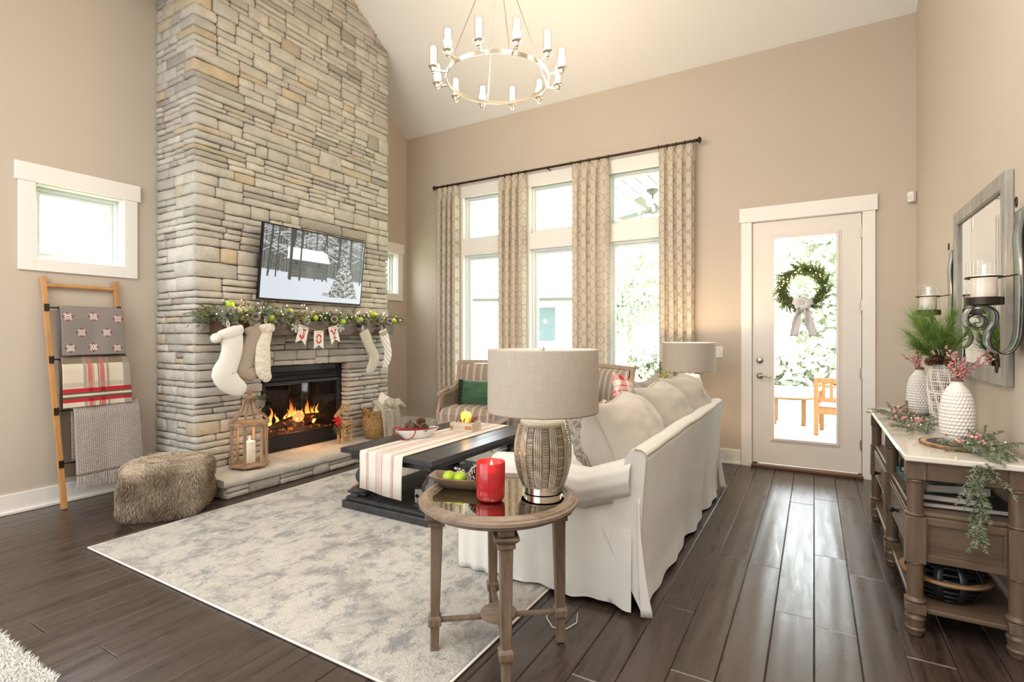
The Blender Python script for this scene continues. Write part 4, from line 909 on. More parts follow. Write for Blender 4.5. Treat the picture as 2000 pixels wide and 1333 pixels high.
# ================================================================ FUR POUF
pf = thing('fur_pouf', 'slouching brown faux-fur cube pouf in front of the ladder', 'pouf', (-4.235, 2.075, 0), rad(49))
def PF(d):
    p = 5.0; d = Vector(d); k = (abs(d.x) ** p + abs(d.y) ** p + abs(d.z) ** p) ** (-1 / p); q = d * k
    x, y, z = q.x * .262, q.y * .262, q.z * .212
    z += .212; z += .030 * noise.noise((x * 5, y * 5, 1)) * (z / .42) - (.035 * math.exp(-((x - .02) ** 2 + (y + .0) ** 2) / .02) if z > .3 else 0); bul = 1 + .05 * math.sin(PI * min(1, z / .42)) + .03 * noise.noise((x * 6, y * 6, z * 6))
    return Vector((x * bul, y * bul, max(.004, z)))
m = MB(); m.grid(lambda u, v: PF((math.cos(2 * PI * u) * math.sin(PI * max(.01, min(.99, v))), math.sin(2 * PI * u) * math.sin(PI * max(.01, min(.99, v))), -math.cos(PI * v))), 64, 40, True)
FURB = M('fur_base', (.26, .18, .11), .95, c2=(.45, .36, .26), s=9, bump=.8, bs=90, bd=.01); m.build('body', FURB, pf, 180)
def hairs(name, pos, nrm, L, w, dirf, mat, parent, rs, colf=None):
    """numpy tapered hair triangles"""
    n = len(pos); d = dirf / np.linalg.norm(dirf, axis=1, keepdims=True); a = np.cross(d, rs.randn(n, 3)); a /= np.linalg.norm(a, axis=1, keepdims=True)
    ln = (L * rs.uniform(.7, 1.2, (n, 1))); mid = pos + d * ln * .55; e = d + np.array([0, 0, -.35]); v = np.stack([pos - a * w / 2, pos + a * w / 2, mid + a * w * .4, mid - a * w * .4, mid + e * ln * .5], 1).reshape(-1, 3)
    i = np.arange(n)[:, None] * 5; me = bpy.data.meshes.new(name); f = np.concatenate([np.hstack([i, i + 1, i + 2, i + 3]).ravel().reshape(-1, 4)]); g3 = np.hstack([i + 3, i + 2, i + 4])
    me.vertices.add(n * 5); me.vertices.foreach_set('co', v.astype(np.float32).ravel()); me.loops.add(n * 7); me.polygons.add(n * 2)
    lp = np.hstack([f, g3]).ravel(); me.loops.foreach_set('vertex_index', lp.astype(np.int32)); st = (np.arange(n)[:, None] * 7 + np.array([0, 4])).ravel(); me.polygons.foreach_set('loop_start', st.astype(np.int32)); me.update(calc_edges=True); me.validate()
    me.materials.append(mat); o = bpy.data.objects.new(name, me); COL.objects.link(o); o.parent = parent; tag(o, kind='stuff')
    if colf is not None: paint(o, np.repeat(colf, 5, 0))
    return o
rs = np.random.RandomState(2); N = 52000; dd = rs.randn(N, 3); pos = np.array([PF(Vector(q)) for q in dd]); cn = pos - np.array([0, 0, .21]); cn = np.sign(cn) * np.abs(cn / np.array([.26, .26, .21])) ** 3; cn /= np.linalg.norm(cn, axis=1, keepdims=True) + 1e-6
sw = np.array([[noise.noise(Vector(p) * 7), noise.noise(Vector(p) * 7 + Vector((9, 0, 0))), -.55] for p in pos]); dirs = cn * .55 + sw * .9
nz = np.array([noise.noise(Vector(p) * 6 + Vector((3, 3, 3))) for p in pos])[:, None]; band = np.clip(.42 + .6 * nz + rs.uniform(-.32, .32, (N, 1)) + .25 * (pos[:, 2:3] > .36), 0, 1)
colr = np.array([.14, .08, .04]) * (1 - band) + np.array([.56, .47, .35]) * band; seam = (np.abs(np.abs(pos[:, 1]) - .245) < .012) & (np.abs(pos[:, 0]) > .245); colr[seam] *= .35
hairs('fur', pos, cn, .030, .0032, dirs, attr_mat('fur_strands', .8, sheen=.3), pf, rs, np.hstack([colr, np.ones((N, 1))]))
# ================================================================ RUGS
t = NT('distressed_rug'); v = t.co(); n1 = t.noise(t.co((1, 1, 1)), 2.9, 9, .74, .5); n2 = t.noise(t.co((1, .6, 1), rot=(0, 0, .3)), 9, 7, .78, .3); n3 = t.noise(v, 110, 2, .7)
c = t.ramp(n1, [(.30, (.22, .225, .235)), (.40, (.40, .375, .345)), (.48, (.60, .57, .52)), (.58, (.66, .63, .57)), (.72, (.48, .43, .38))])
c = t.mix(t.ramp(n2, [(.50, 0.), (.60, .85)]), c, (.25, .26, .27)); c = t.mix(t.ramp(t.noise(v, 3.1, 6, .7), [(.56, 0.), (.66, .6)]), c, (.72, .69, .62))
c = t.mix(.6, c, t.mix(t.ramp(n3, [(.25, 0.), (.7, 1.)]), (.55, .55, .55), (1, 1, 1)), 'MULTIPLY')
t.set(Base_Color=c, Roughness=1, Sheen_Weight=.15, Normal=t.bump(t.math('ADD', n3, t.math('MULTIPLY', n1, .3)), .9, .012)); RUGM = t.mat
rgx0, rgx1, rgy0, rgy1 = -3.92, -1.20, 1.455, 5.02
ru = thing('area_rug', 'large distressed cream and grey area rug under the coffee table', 'rug', (0, 0, 0))
m = MB(); m.grid(lambda u, v: (rgx0 + .008 + (rgx1 - rgx0 - .016) * u, rgy0 + .008 + (rgy1 - rgy0 - .016) * v, .0135 + .0012 * noise.noise((u * 60, v * 80, 0)) + .001 * noise.noise((u * 9, v * 12, 4))), 130, 160)
m.build('pile', RUGM, ru, 180); bx('backing', M('rug_back', (.6, .55, .48), .9), (rgx0 + .004, rgx1 - .004, rgy0 + .004, rgy1 - .004, .0008, .0115), ru)
MB().tube([(rgx0, rgy0, .008), (rgx1, rgy0, .008), (rgx1, rgy1, .008), (rgx0, rgy1, .008)], .006, 8, closed=True).build('serged_edge', M('white_binding', (.80, .77, .72), .9), ru, 180)
sr = thing('shag_rug', 'corner of a white shag rug at the bottom left of the view', 'rug', (0, 0, 0))
SHG = M('white_shag', (.80, .79, .76), .95); bx('backing', SHG, (-4.6, -2.0, -1.2, .83, .001, .014), sr, .004)
N = 26000; pos = np.stack([rs.uniform(-3.5, -2.5, N), rs.uniform(.35, .83, N), np.full(N, .012)], 1); hairs('shag_pile', pos, None, .030, .005, np.stack([rs.randn(N) * .6, rs.randn(N) * .6, np.full(N, 1.)], 1), SHG, sr, rs)
# ================================================================ COFFEE TABLE
BLKS = wood('charcoal_shelf_wood', (.016, .016, .017), (.036, .036, .038), 'Y', .6, 3, .4, 45)
BLKW = wood('charcoal_wood', (.022, .021, .023), (.055, .053, .056), 'Y', .30, 3, .5, 45)
cx, cy = -2.715, 3.53
ct = thing('coffee_table', 'charcoal wooden coffee table with four turned legs on the rug', 'table', (cx, cy, .0145))
hx, hy = .45, .745
for k in range(6): x = -hx + k * 2 * hx / 6; MB().box(x + .001, x + 2 * hx / 6 - .001, -hy + .09, hy - .09, .418, .455).build('plank', BLKW, ct, bevel=.0025, seg=1)
for s in (-1, 1): MB().box(-hx, hx, min(s * hy, s * (hy - .088)), max(s * hy, s * (hy - .088)), .418, .456).build('breadboard', BLKW, ct, bevel=.004)
m = MB(); m.box(-hx + .055, hx - .055, -hy + .055, -hy + .08, .365, .418).box(-hx + .055, hx - .055, hy - .08, hy - .055, .365, .418).box(-hx + .055, -hx + .08, -hy + .08, hy - .08, .365, .418).box(hx - .08, hx - .055, -hy + .08, hy - .08, .365, .418); m.build('apron', BLKW, ct, bevel=.004)
MB().box(-.425, .425, -.755, .69, .0, .055).build('plinth', BLKW, ct, bevel=.006); MB().box(-.405, .405, -.735, .67, .055, .085).build('plinth_top', BLKS, ct, bevel=.010, seg=3)
for k in range(5): x = -.40 + k * .16; MB().box(x + .0015, x + .1585, -.725, .66, .080, .0875).build('shelf_plank', BLKS, ct, bevel=.002, seg=1)
LP = [(.052, .112), (.105, .115), (.108, .125), (.098, .137), (.080, .148), (.058, .160), (.050, .166), (.052, .172), (.066, .190), (.075, .215), (.072, .240), (.058, .265), (.043, .285), (.036, .300), (.044, .306), (.044, .314), (.035, .322), (.038, .338), (.056, .350), (.064, .358), (.064, .366)]
for x in (-.335, .335):
    for y in (-.60, .53):
        MB().lathe(LP, 28, (x, y, 0)).build('leg', BLKW, ct, 50)
        m = MB().at(T(x, y, .0875)); m.box(-.095, .095, -.095, .095, .010, .026); m.prism([(-.14, 0), (-.10, .012), (-.10, .018), (.10, .018), (.10, .012), (.14, 0), (.07, 0), (.06, .006), (-.06, .006), (-.07, 0)], 0); m.v = m.v[:8]; m.f = m.f[:6]; m.mi = m.mi[:6]
        m.X = T(x, y, .0875) @ T(0, -.04, 0); m.prism([(-.145, 0), (-.12, .006), (-.105, .018), (.105, .018), (.12, .006), (.145, 0)], .08); m.X = T(x, y, .0875) @ Rz(PI / 2) @ T(0, -.04, 0); m.prism([(-.135, 0), (-.12, .006), (-.105, .0175), (.105, .0175), (.12, .006), (.135, 0)], .08); m.build('foot_block', BLKW, ct, bevel=.002, seg=1)
TT = .0145 + .456
# runner
t = NT('striped_linen'); tc = t.n('ShaderNodeTexCoord'); sp = t.n('ShaderNodeSeparateXYZ'); t.t.links.new(tc.outputs['UV'], sp.inputs[0]); uu = sp.outputs[0]
def band(t, x, a, b): return t.math('MULTIPLY', t.math('GREATER_THAN', x, a), t.math('LESS_THAN', x, b))
wob = t.math('ADD', uu, t.math('MULTIPLY', t.math('SUBTRACT', t.noise(t.co((1, 1, 1)), 60, 2), .5), .012)); f = None
for a, b in ((.155, .175), (.185, .195), (.205, .212), (.40, .415), (.43, .437), (.453, .46), (.478, .485), (.503, .51), (.528, .535), (.55, .566), (.755, .765), (.775, .785), (.795, .812)):
    q = band(t, wob, a, b); f = q if f is None else t.math('MAXIMUM', f, q)
lf = t.noise(t.co((1, 1, 1)), 180, 2); t.set(Base_Color=t.mix(t.math('MULTIPLY', f, t.ramp(lf, [(.3, .55), (.6, .95)])), (.76, .71, .63), (.46, .07, .10)), Roughness=.9, Normal=t.bump(lf, .3, .003)); RUN = t.mat
ru = thing('table_runner', 'cream table runner with red woven stripes hanging over the near end', 'table runner', (-2.735, 2.785, TT))
prof = [(-.016, -.275), (-.014, -.14), (-.011, -.02), (-.006, .001), (.01, .0035)] + [(.05 + k * .06, .0032) for k in range(24)] + [(1.488, .0032), (1.497, -.004), (1.502, -.03), (1.504, -.12), (1.506, -.20)]
m = MB(); NU = 24; NP = len(prof)
m.grid(lambda u, v: (-.21 + .42 * u + (.012 * (.5 - u) if v < .05 else 0), prof[round(v * (NP - 1))][0] + (.006 * math.sin(u * 8) if v < .12 else 0), prof[round(v * (NP - 1))][1] + (-.035 * u if v < .01 else -.018 * u if v < .04 else 0)), NU, NP - 1)
o = m.build('linen', RUN, ru, 180, solid=.002)
uv = o.data.uv_layers.new(name='uv'); vs = o.data.vertices
for lp in o.data.loops: i = lp.vertex_index; uv.data[lp.index].uv = ((i % (NU + 1)) / NU, (i // (NU + 1)) / NP)
# dish of cones
WHT = M('white_ceramic', (.80, .78, .74), .25, coat=.3)
dk = rad(36); dl = (-2.895, 3.36, TT + .0045)
ds = thing('serving_dish', 'oval white dish of pine cones and red beads on the runner', 'bowl', dl, rad(52))
MB().lathe([(.002, .0), (.10, .0), (.125, .012), (.155, .045), (.185, .078), (.19, .080), (.186, .074), (.15, .036), (.115, .012), (.002, .008)], 40, sy=.56).build('bowl', WHT, ds, 60)
rg = random.Random(12); Md = T(*dl) @ Rz(rad(52))
for k, (a, b, z, s) in enumerate([(-.11, -.02, .045, 1.05), (-.06, .035, .05, 1.1), (-.03, -.035, .055, 1.1), (.03, .03, .055, 1.15), (.05, -.03, .055, 1.15), (.11, .0, .055, 1.2), (.0, .0, .09, 1.05), (.06, .01, .115, 1.15), (-.08, .0, .08, .95)]):
    p = Md @ Vector((a, b, z + .012)); cone(p, (rg.uniform(.8, 2.3), rg.uniform(-.6, .6), rg.uniform(0, 6)), s * 1.12, False, None, {6: 'brown pine cone lying on the middle of the heap in the white dish', 7: 'topmost brown pine cone of the heap in the white dish', 8: 'brown pine cone at the bead-looped end of the white dish'}.get(k, 'brown pine cone in the bottom layer of the white dish'), 'pine cones in the white dish')
BEAD = M('cranberry_bead', (.30, .012, .035), .3); bd = thing('bead_garland', 'cranberry red bead string looped over the rim of the white dish', 'beads', dl, rad(52)); m = MB()
def bead_path(pts, step=.0095):
    P = [Vector(p) for p in pts]; acc = 0
    for a, b in zip(P, P[1:]):
        L = (b - a).length; k = 0
        while acc < L: m.sphere(a.lerp(b, acc / L), .0052, 7, 5); acc += step
        acc -= L
arc = lambda a0, a1, r, z, n=14: [(r * math.cos(a0 + (a1 - a0) * i / n), r * .56 * math.sin(a0 + (a1 - a0) * i / n), z) for i in range(n + 1)]
bead_path(arc(rad(120), rad(330), .186, .085)); bead_path(arc(rad(140), rad(300), .150, .088))
hang = [(-.185, -.02, .083), (-.183, -.035, .055), (-.165, -.052, .025), (-.13, -.078, .006), (-.085, -.098, .008), (-.05, -.108, .03), (-.035, -.112, .06), (-.03, -.104, .085)]
bead_path([(x * 1.03, y * 1.03, z) for x, y, z in hang]); bead_path([(-.03, -.1, .085), (.0, -.05, .10), (.02, .03, .09), (-.06, .05, .09), (-.14, .02, .085)])
tag(m.build('beads', BEAD, bd, 180), kind='stuff')
pk = thing('frosted_sprigs', 'pale green frosted sprigs tucked behind the pine cones', 'greenery', dl, rad(52)); m = MB()
for x, y, dx, dy in ((.02, .07, -.6, .9), (-.03, .07, -1, .8), (.10, .05, .2, .9), (.12, .04, .5, .7), (.05, .06, -.2, 1)): sprig(m, (x, y, .08), (dx, dy, .7), .10, 60, .03, .003, 0, .2, .6, 1)
tag(m.build('needles', [M('pale_sage', (.42, .48, .30), .7), TWIG], pk), kind='stuff')
# wooden box with candle and berries
bxw = thing('wooden_box', 'whitewashed wooden box with cut handles at the far end of the runner', 'box', (-2.745, 3.86, TT + .0045), rad(4))
WASH = wood('whitewashed_wood', (.52, .40, .28), (.74, .66, .55), 'X', .6, 3, .3); RAWW = wood('raw_wood_end', (.38, .18, .08), (.52, .28, .13), 'X', .6, 3, .3)
m = MB(); m.box(-.115, .115, -.085, -.073, 0, .075).box(-.115, .115, .073, .085, 0, .075).box(-.115, -.103, -.073, .073, 0, .075).box(.103, .115, -.073, .073, 0, .075).box(-.103, .103, -.073, .073, 0, .01); m.build('sides', WASH, bxw, bevel=.002, seg=1)
bx('handle_patch', RAWW, (-.112, -.080, -.087, -.085, .012, .045), bxw, .001); bx('handle_patch', RAWW, (.045, .112, -.087, -.085, .022, .052), bxw, .001); bx('lid_board', WASH, (-.103, .103, -.073, .073, .060, .070), bxw, .001)
jc = thing('jar_candle', 'lit amber jar candle set in the whitewashed wooden box', 'candle', (-2.745, 3.865, TT + .0755))
t = NT('amber_glass'); t.set(Base_Color=(.75, .42, .06), Roughness=.08, Transmission_Weight=.6, Emission_Color=(1, .60, .12), Emission_Strength=.55); MB().lathe([(.03, 0), (.042, .006), (.048, .03), (.048, .07), (.038, .092), (.036, .092), (.045, .068), (.045, .03), (.04, .01), (.002, .008)], 28).build('jar', t.mat, jc, 50)
MB().lathe([(.002, .01), (.043, .012), (.043, .062), (.002, .060)], 20).build('wax', M('amber_wax', (.85, .62, .20), .5, emit=(1, .70, .2), es=.7), jc, 50); flamepart(jc, .066, .8); point('jar_glow', (-2.745, 3.865, TT + .19), .25, (1, .65, .25), .01)
br = thing('berry_ring', 'dark red berry ring around the amber candle jar', 'wreath', (-2.745, 3.865, TT + .076)); m = MB(); rg = random.Random(6)
for k in range(60):
    a = rg.random() * 6.28; r = rg.uniform(.055, .12); p = (r * math.cos(a), r * .7 * math.sin(a), rg.uniform(.0, .05)); m.m = 0; m.sphere(p, rg.uniform(.004, .0065), 7, 5); m.m = 1; m.tube([(.05 * math.cos(a), .045 * math.sin(a), .005), p], .0012, 3)
tag(m.build('berries', [BEAD, TWIG], br, 180), kind='stuff')
dbx = thing('decorative_box', 'small black and ivory patterned box on the coffee table shelf', 'box', (-2.50, 2.99, .105), rad(20))
bx('body', M('ivory_bone', (.42, .38, .33), .5), (-.06, .06, -.045, .045, 0, .10), dbx, .004)
for x in (-.04, 0, .04): MB().at(T(x, -.0455, .05) @ Rx(PI / 2)).lathe([(.002, 0), (.017, 0), (.017, .002), (.002, .002)], 4).build('inlay', BLACKM, dbx)
bx('lid', M('ebony', (.02, .018, .016), .4), (-.063, .063, -.048, .048, .10, .113), dbx, .003)
# ================================================================ END TABLES
ETW = wood('weathered_oak', (.125, .08, .052), (.26, .185, .13), 'Z', .5, 5, .6, 60); ETX = wood('weathered_oak_rim', (.15, .10, .07), (.31, .235, .17), 'X', .45, 5, .4, 60)
MIRR = M('antique_mirror', (.62, .58, .50), .03, 1)
def end_table(loc, rz, label, ztop=.655):
    e = thing('end_table', label, 'table', loc, rz, 'end tables'); r = .325
    MB().lathe([(r - .056, ztop - .050), (r - .02, ztop - .050), (r - .014, ztop - .046), (r - .014, ztop - .034), (r + .004, ztop - .032), (r + .013, ztop - .026), (r + .013, ztop - .014), (r + .004, ztop - .010), (r + .002, ztop - .004), (r - .010, ztop + .004), (r - .026, ztop + .004), (r - .034, ztop - .002), (r - .044, ztop - .006), (r - .046, ztop - .012)], 64, cap=False).build('rim', ETX, e, 26)
    MB().lathe([(.002, ztop - .014), (r - .045, ztop - .014), (r - .045, ztop - .0095), (.002, ztop - .0095)], 64).build('mirror_top', MIRR, e, 30)
    MB().lathe([(.002, ztop - .05), (r - .03, ztop - .05), (r - .03, ztop - .0145), (.002, ztop - .0145)], 48).build('underside', ETW, e, 40)
    MB().lathe([(.002, .130), (.066, .130), (.078, .135), (.078, .147), (.070, .152), (.002, .152)], 32).build('stretcher_disc', ETX, e, 40)
    for k in range(4):
        a = k * PI / 2; c, s = math.cos(a), math.sin(a); X = Rz(a)
        m = MB().at(X); m.add([(.272 - .017, -.017, 0), (.272 + .017, -.017, 0), (.272 + .017, .017, 0), (.272 - .017, .017, 0), (.262 - .026, -.026, .555), (.262 + .026, -.026, .555), (.262 + .026, .026, .555), (.262 - .026, .026, .555)], [(0, 3, 2, 1), (4, 5, 6, 7), (0, 1, 5, 4), (1, 2, 6, 5), (2, 3, 7, 6), (3, 0, 4, 7)]); m.build('leg', ETW, e, bevel=.003, seg=1)
        m = MB().at(X); m.box(.214, .310, -.048, .048, .566, .576); m.taper(.064, .094, .550, .566, .262, 0); m.taper(.068, .068, .532, .550, .262, 0); m.box(.232, .292, -.03, .03, .578, .606); m.build('leg_capital', ETW, e, bevel=.002, seg=1)
        m = MB().at(X); m.taper(.042, .056, .108, .116, .270, 0); m.taper(.056, .056, .116, .144, .270, 0); m.taper(.056, .042, .144, .154, .270, 0); m.build('leg_block', ETW, e, bevel=.002, seg=1)
        m = MB().at(X); m.box(.070, .248, -.012, .012, .122, .139); m.build('stretcher', ETW, e, bevel=.004)
    return e
TA = math.atan2(2.054 - 1.714, -.949 + 1.388)
end_table((-1.168, 1.885, .006), TA, 'round mirror-topped end table in front of the near arm of the sofa')
ez = .655 + .006 - .0095
# ---- table lamps
t = NT('linen_shade'); v1 = t.noise(t.co((1, 1, 14)), 12, 4, .7); v2 = t.noise(t.co((9, 9, .8)), 16, 3, .7); c = t.mix(t.ramp(t.mix(.5, v1, v2), [(.35, 0.), (.65, 1.)]), (.40, .34, .28), (.47, .405, .34))
t.set(Base_Color=c, Roughness=.9, Normal=t.bump(t.mix(.5, v1, v2), .35, .003)); SHADE = t.mat
SHADE2 = M('white_shade_lining', (.85, .80, .72), .9)
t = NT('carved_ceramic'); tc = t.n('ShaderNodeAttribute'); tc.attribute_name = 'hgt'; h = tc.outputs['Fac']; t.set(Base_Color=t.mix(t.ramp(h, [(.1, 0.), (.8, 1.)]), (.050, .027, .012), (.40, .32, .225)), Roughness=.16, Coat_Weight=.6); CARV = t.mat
CRACK = M('crackle_glaze', (.66, .60, .50), .15, coat=.5, bump=.1, bs=120)
def table_lamp(loc, label, lit):
    l = thing('table_lamp', label, 'lamp', loc, 0, 'table lamps')
    MB().lathe([(.076, 0), (.084, .002), (.084, .028), (.078, .032), (.002, .032)], 48).build('base_plate', NICKEL, l, 40)
    prof = lambda z: .083 + .040 * math.sin(PI * min(1, max(0, (z - .032 + .02) / .335))) ** .9 if z < .31 else .096
    NU_, NV_ = 528, 150; H0, H1 = .032, .305; hg = []
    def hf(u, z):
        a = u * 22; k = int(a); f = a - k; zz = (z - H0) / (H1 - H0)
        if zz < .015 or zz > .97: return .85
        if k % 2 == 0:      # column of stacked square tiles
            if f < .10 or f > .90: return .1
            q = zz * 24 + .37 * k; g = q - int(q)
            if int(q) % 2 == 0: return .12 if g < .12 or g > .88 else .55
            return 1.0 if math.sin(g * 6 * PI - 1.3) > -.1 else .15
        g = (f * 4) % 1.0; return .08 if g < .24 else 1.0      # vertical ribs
    def fn(u, v):
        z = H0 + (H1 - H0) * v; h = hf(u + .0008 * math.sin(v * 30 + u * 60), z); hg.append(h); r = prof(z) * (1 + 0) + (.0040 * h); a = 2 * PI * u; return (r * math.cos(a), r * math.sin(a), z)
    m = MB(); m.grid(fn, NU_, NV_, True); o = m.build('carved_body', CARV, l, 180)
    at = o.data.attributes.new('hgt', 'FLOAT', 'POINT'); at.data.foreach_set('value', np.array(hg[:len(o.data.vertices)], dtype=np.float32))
    rT = prof(.304)
    MB().lathe([(rT + .001, .303), (rT, .312), (rT - .008, .320), (.045, .324), (.045, .330), (.002, .330)], 48).build('shoulder', CRACK, l, 50)
    MB().lathe([(.040, .328), (.044, .330), (.044, .352), (.040, .356), (.015, .357), (.012, .40)], 32).build('neck', NICKEL, l, 40)
    MB().cyl((0, 0, .39), (0, 0, .43), .016, 12).build('socket', M('lamp_socket', (.6, .5, .3), .3, 1) if 'lamp_socket' not in bpy.data.materials else bpy.data.materials['lamp_socket'], l, 40)
    MB().lathe([(.014, .43), (.022, .46), (.03, .485), (.022, .515), (.002, .525)], 16).build('bulb', M('lamp_bulb_' + ('lit' if lit else 'off'), (1, .93, .8), .3, emit=(1, .78, .5), es=30 if lit else .6), l, 180)
    zs0, zs1 = .352, .624; R0 = .241
    MB().lathe([(R0, zs0), (R0 + .001, zs0 + .006), (R0, zs1 - .006), (R0, zs1)], 72, cap=False).build('lamp_shade', SHADE, l, 60, solid=.0025)
    MB().lathe([(R0 - .003, zs0 + .001), (R0 - .003, zs1 - .001)], 72, cap=False).build('shade_lining', SHADE2, l, 60)
    m = MB()
    for k in range(3): m.cyl((0, 0, zs1 - .03), (R0 * math.cos(k * 2.094), R0 * math.sin(k * 2.094), zs1 - .004), .0018, 5)
    m.cyl((0, 0, .525), (0, 0, zs1 - .01), .003, 6); m.build('spider', NICKEL, l); MB().lathe([(.003, zs1 - .02), (.009, zs1 - .01), (.009, zs1 + .002), (.004, zs1 + .014), (.001, zs1 + .018)], 12).build('finial', NICKEL, l, 50)
    if lit: point('lamp_light', (loc[0], loc[1], loc[2] + .56), 9, (1, .74, .46), .03)
    return l
lmp = table_lamp((-1.032, 2.035, ez + .001), 'large linen drum lamp on a carved ceramic body, on the near end table', False)
# ---- red candle
RC = thing('red_jar_candle', 'lit red jar candle on the near mirror-topped end table', 'candle', (-1.163, 1.815, ez + .001))
t = NT('red_glass'); t.set(Base_Color=(.62, .012, .02), Roughness=.3, Transmission_Weight=.45, Emission_Color=(1, .03, .02), Emission_Strength=.015, Coat_Weight=.3); RG = t.mat
MB().lathe([(.03, 0), (.050, .003), (.058, .012), (.060, .03), (.0605, .158), (.059, .160), (.057, .158), (.0565, .02), (.002, .012)], 48).build('jar', RG, RC, 60)
t = NT('red_wax'); sp = t.n('ShaderNodeVectorMath', operation='LENGTH'); t.t.links.new(t.co(), sp.inputs[0]); t.set(Base_Color=(.85, .30, .25), Roughness=.3, Emission_Color=(1, .35, .22), Emission_Strength=.6, Subsurface_Weight=.2); MB().lathe([(.002, .118), (.03, .119), (.0565, .123)], 40, cap=False).build('wax', t.mat, RC, 180)
flamepart(RC, .126, loc=(.008, -.006)); point('red_candle_glow', (-1.155, 1.81, ez + .152), .5, (1, .62, .3), .006)
# ---- dough bowl with balls and cone
DW = wood('carved_dough_wood', (.10, .06, .035), (.26, .16, .09), 'X', .55, 8, .7)
db = thing('dough_bowl', 'rustic carved wooden tray on the near end table', 'bowl', (-1.365, 1.905, ez + .001), rad(18))
m = MB(); o_, i_ = [], []
def loop(w, h, z, n=32, p=5): return [((abs(math.cos(2 * PI * k / n)) ** (2 / p)) * w * (1 if math.cos(2 * PI * k / n) >= 0 else -1), (abs(math.sin(2 * PI * k / n)) ** (2 / p)) * h * (1 if math.sin(2 * PI * k / n) >= 0 else -1), z) for k in range(n)]
Ls = [loop(.085, .038, 0), loop(.135, .062, .030), loop(.155, .070, .046), loop(.145, .060, .047), loop(.125, .050, .030), loop(.08, .03, .014)]
vs = sum(Ls, []); fs = [(a * 32 + k, a * 32 + (k + 1) % 32, (a + 1) * 32 + (k + 1) % 32, (a + 1) * 32 + k) for a in range(5) for k in range(32)] + [tuple(range(31, -1, -1)), tuple(160 + k for k in range(32))]
m.add([(x, y, z + .010 * (abs(x) / .155) ** 2 * (z > .02)) for x, y, z in vs], fs); m.build('bowl', DW, db, 60)
Md = T(-1.365, 1.905, ez) @ Rz(rad(18))
for (x, y, lb) in ((-.065, -.012, 'lime glitter ball at the left end of the wooden tray'), (-.012, -.016, 'lime glitter ball in the middle of the wooden tray')):
    p = Md @ Vector((x, y, .044)); o = MB().sphere((0, 0, 0), .030, 28, 18).build('glitter_ball', LIME, None, 180, loc=p); tag(o, lb, 'ornament')
cone(Md @ Vector((.045, .01, .035)), (rad(55), rad(15), rad(50)), 1.45, True, None, 'snow-tipped pine cone in the wooden tray beside the lime balls')
m = MB(); fs_ = thing('frosted_pine_pick', 'frosted pine sprig behind the cone in the wooden tray', 'greenery', Md @ Vector((.06, .03, .03)))
for k in range(9): sprig(m, (0, 0, 0), (R_.uniform(-.6, .8), R_.uniform(-.3, .8), 1), .085, 60, .03, .0018, k % 2, .1, .6, 2)
tag(m.build('needles', [FROST, M('snowy_needle', (.62, .62, .58), .7), TWIG], fs_), kind='stuff')
m = MB(); bb = thing('berry_cluster', 'small brown and white berries between the lime balls', 'berries', Md @ Vector((-.03, .025, .05)))
for k in range(14): m.sphere((R_.uniform(-.03, .03), R_.uniform(-.012, .012), R_.uniform(0, .025)), .006, 8, 6)
tag(m.build('berries', M('frosted_berry', (.5, .38, .34), .5), bb, 180), kind='stuff')
# ================================================================ SOFA
t = NT('cream_slipcover'); v = t.co(); lin = t.noise(t.co((1, 1, 1)), 420, 2); wv = t.wave(t.co((1, 1, .02)), 95, .6, 'DIAGONAL'); t.set(Base_Color=t.mix(t.noise(v, 5, 3), (.68, .655, .61), (.76, .735, .69)), Roughness=.95, Sheen_Weight=.2, Normal=t.bump(t.math('ADD', t.math('MULTIPLY', lin, .5), t.math('ADD', t.math('MULTIPLY', wv, .10), t.math('MULTIPLY', t.noise(v, 6, 4, .6), 2.0))), .42, .006)); SLIP = t.mat
PIPE = M('slipcover_piping', (.46, .41, .35), .95); SKIRTI = M('sofa_dark_underside', (.03, .025, .02), .9)
sofa = thing('sofa', 'long cream slipcovered sofa seen from behind its near arm', 'sofa', (-1.25, 3.58, .0)); 
def wob(p, a=.006, s=4): return tuple(Vector(p) + Vector((noise.noise((p[0] * s, p[1] * s, p[2] * s)), noise.noise((p[0] * s + 9, p[1] * s, p[2] * s)), noise.noise((p[0] * s, p[1] * s + 9, p[2] * s)))) * a)
SY = 1.165
def hem(sd, y=0): return .02 + .010 * math.sin(sd * 11) + .006 * math.sin(sd * 29)
# back: inner + outer faces joined over a rounded top, in profile (x, z)
bp = [(.545, .02), (.535, .12), (.540, .30), (.552, .50), (.566, .68), (.572, .755), (.566, .782), (.545, .795), (.515, .796), (.488, .785), (.468, .755), (.45, .68), (.40, .50), (.36, .38)]
def BK(u, v):
    k = min(len(bp) - 2, int(v * (len(bp) - 1))); f = v * (len(bp) - 1) - k; x = bp[k][0] * (1 - f) + bp[k + 1][0] * f; z = bp[k][1] * (1 - f) + bp[k + 1][1] * f; y = -SY + 2 * SY * u; s = v * 13
    if v < .35: fl = (1 - v / .35); x += fl ** 1.6 * (.014 * math.sin(u * 23 + 1) + .010 * math.sin(u * 51)) * (.35 + u); z += (fl > .9) * .008 * math.sin(u * 31)
    return wob((x, y, z), .008, 3)
m = MB(); m.grid(BK, 60, 52)
for s, u in ((-1, 0), (1, 1)):
    e = [BK(u, v / 52) for v in range(53)]; m.add(e, [tuple(range(53)) if s > 0 else tuple(range(52, -1, -1))])
m.build('back', SLIP, sofa, 60)
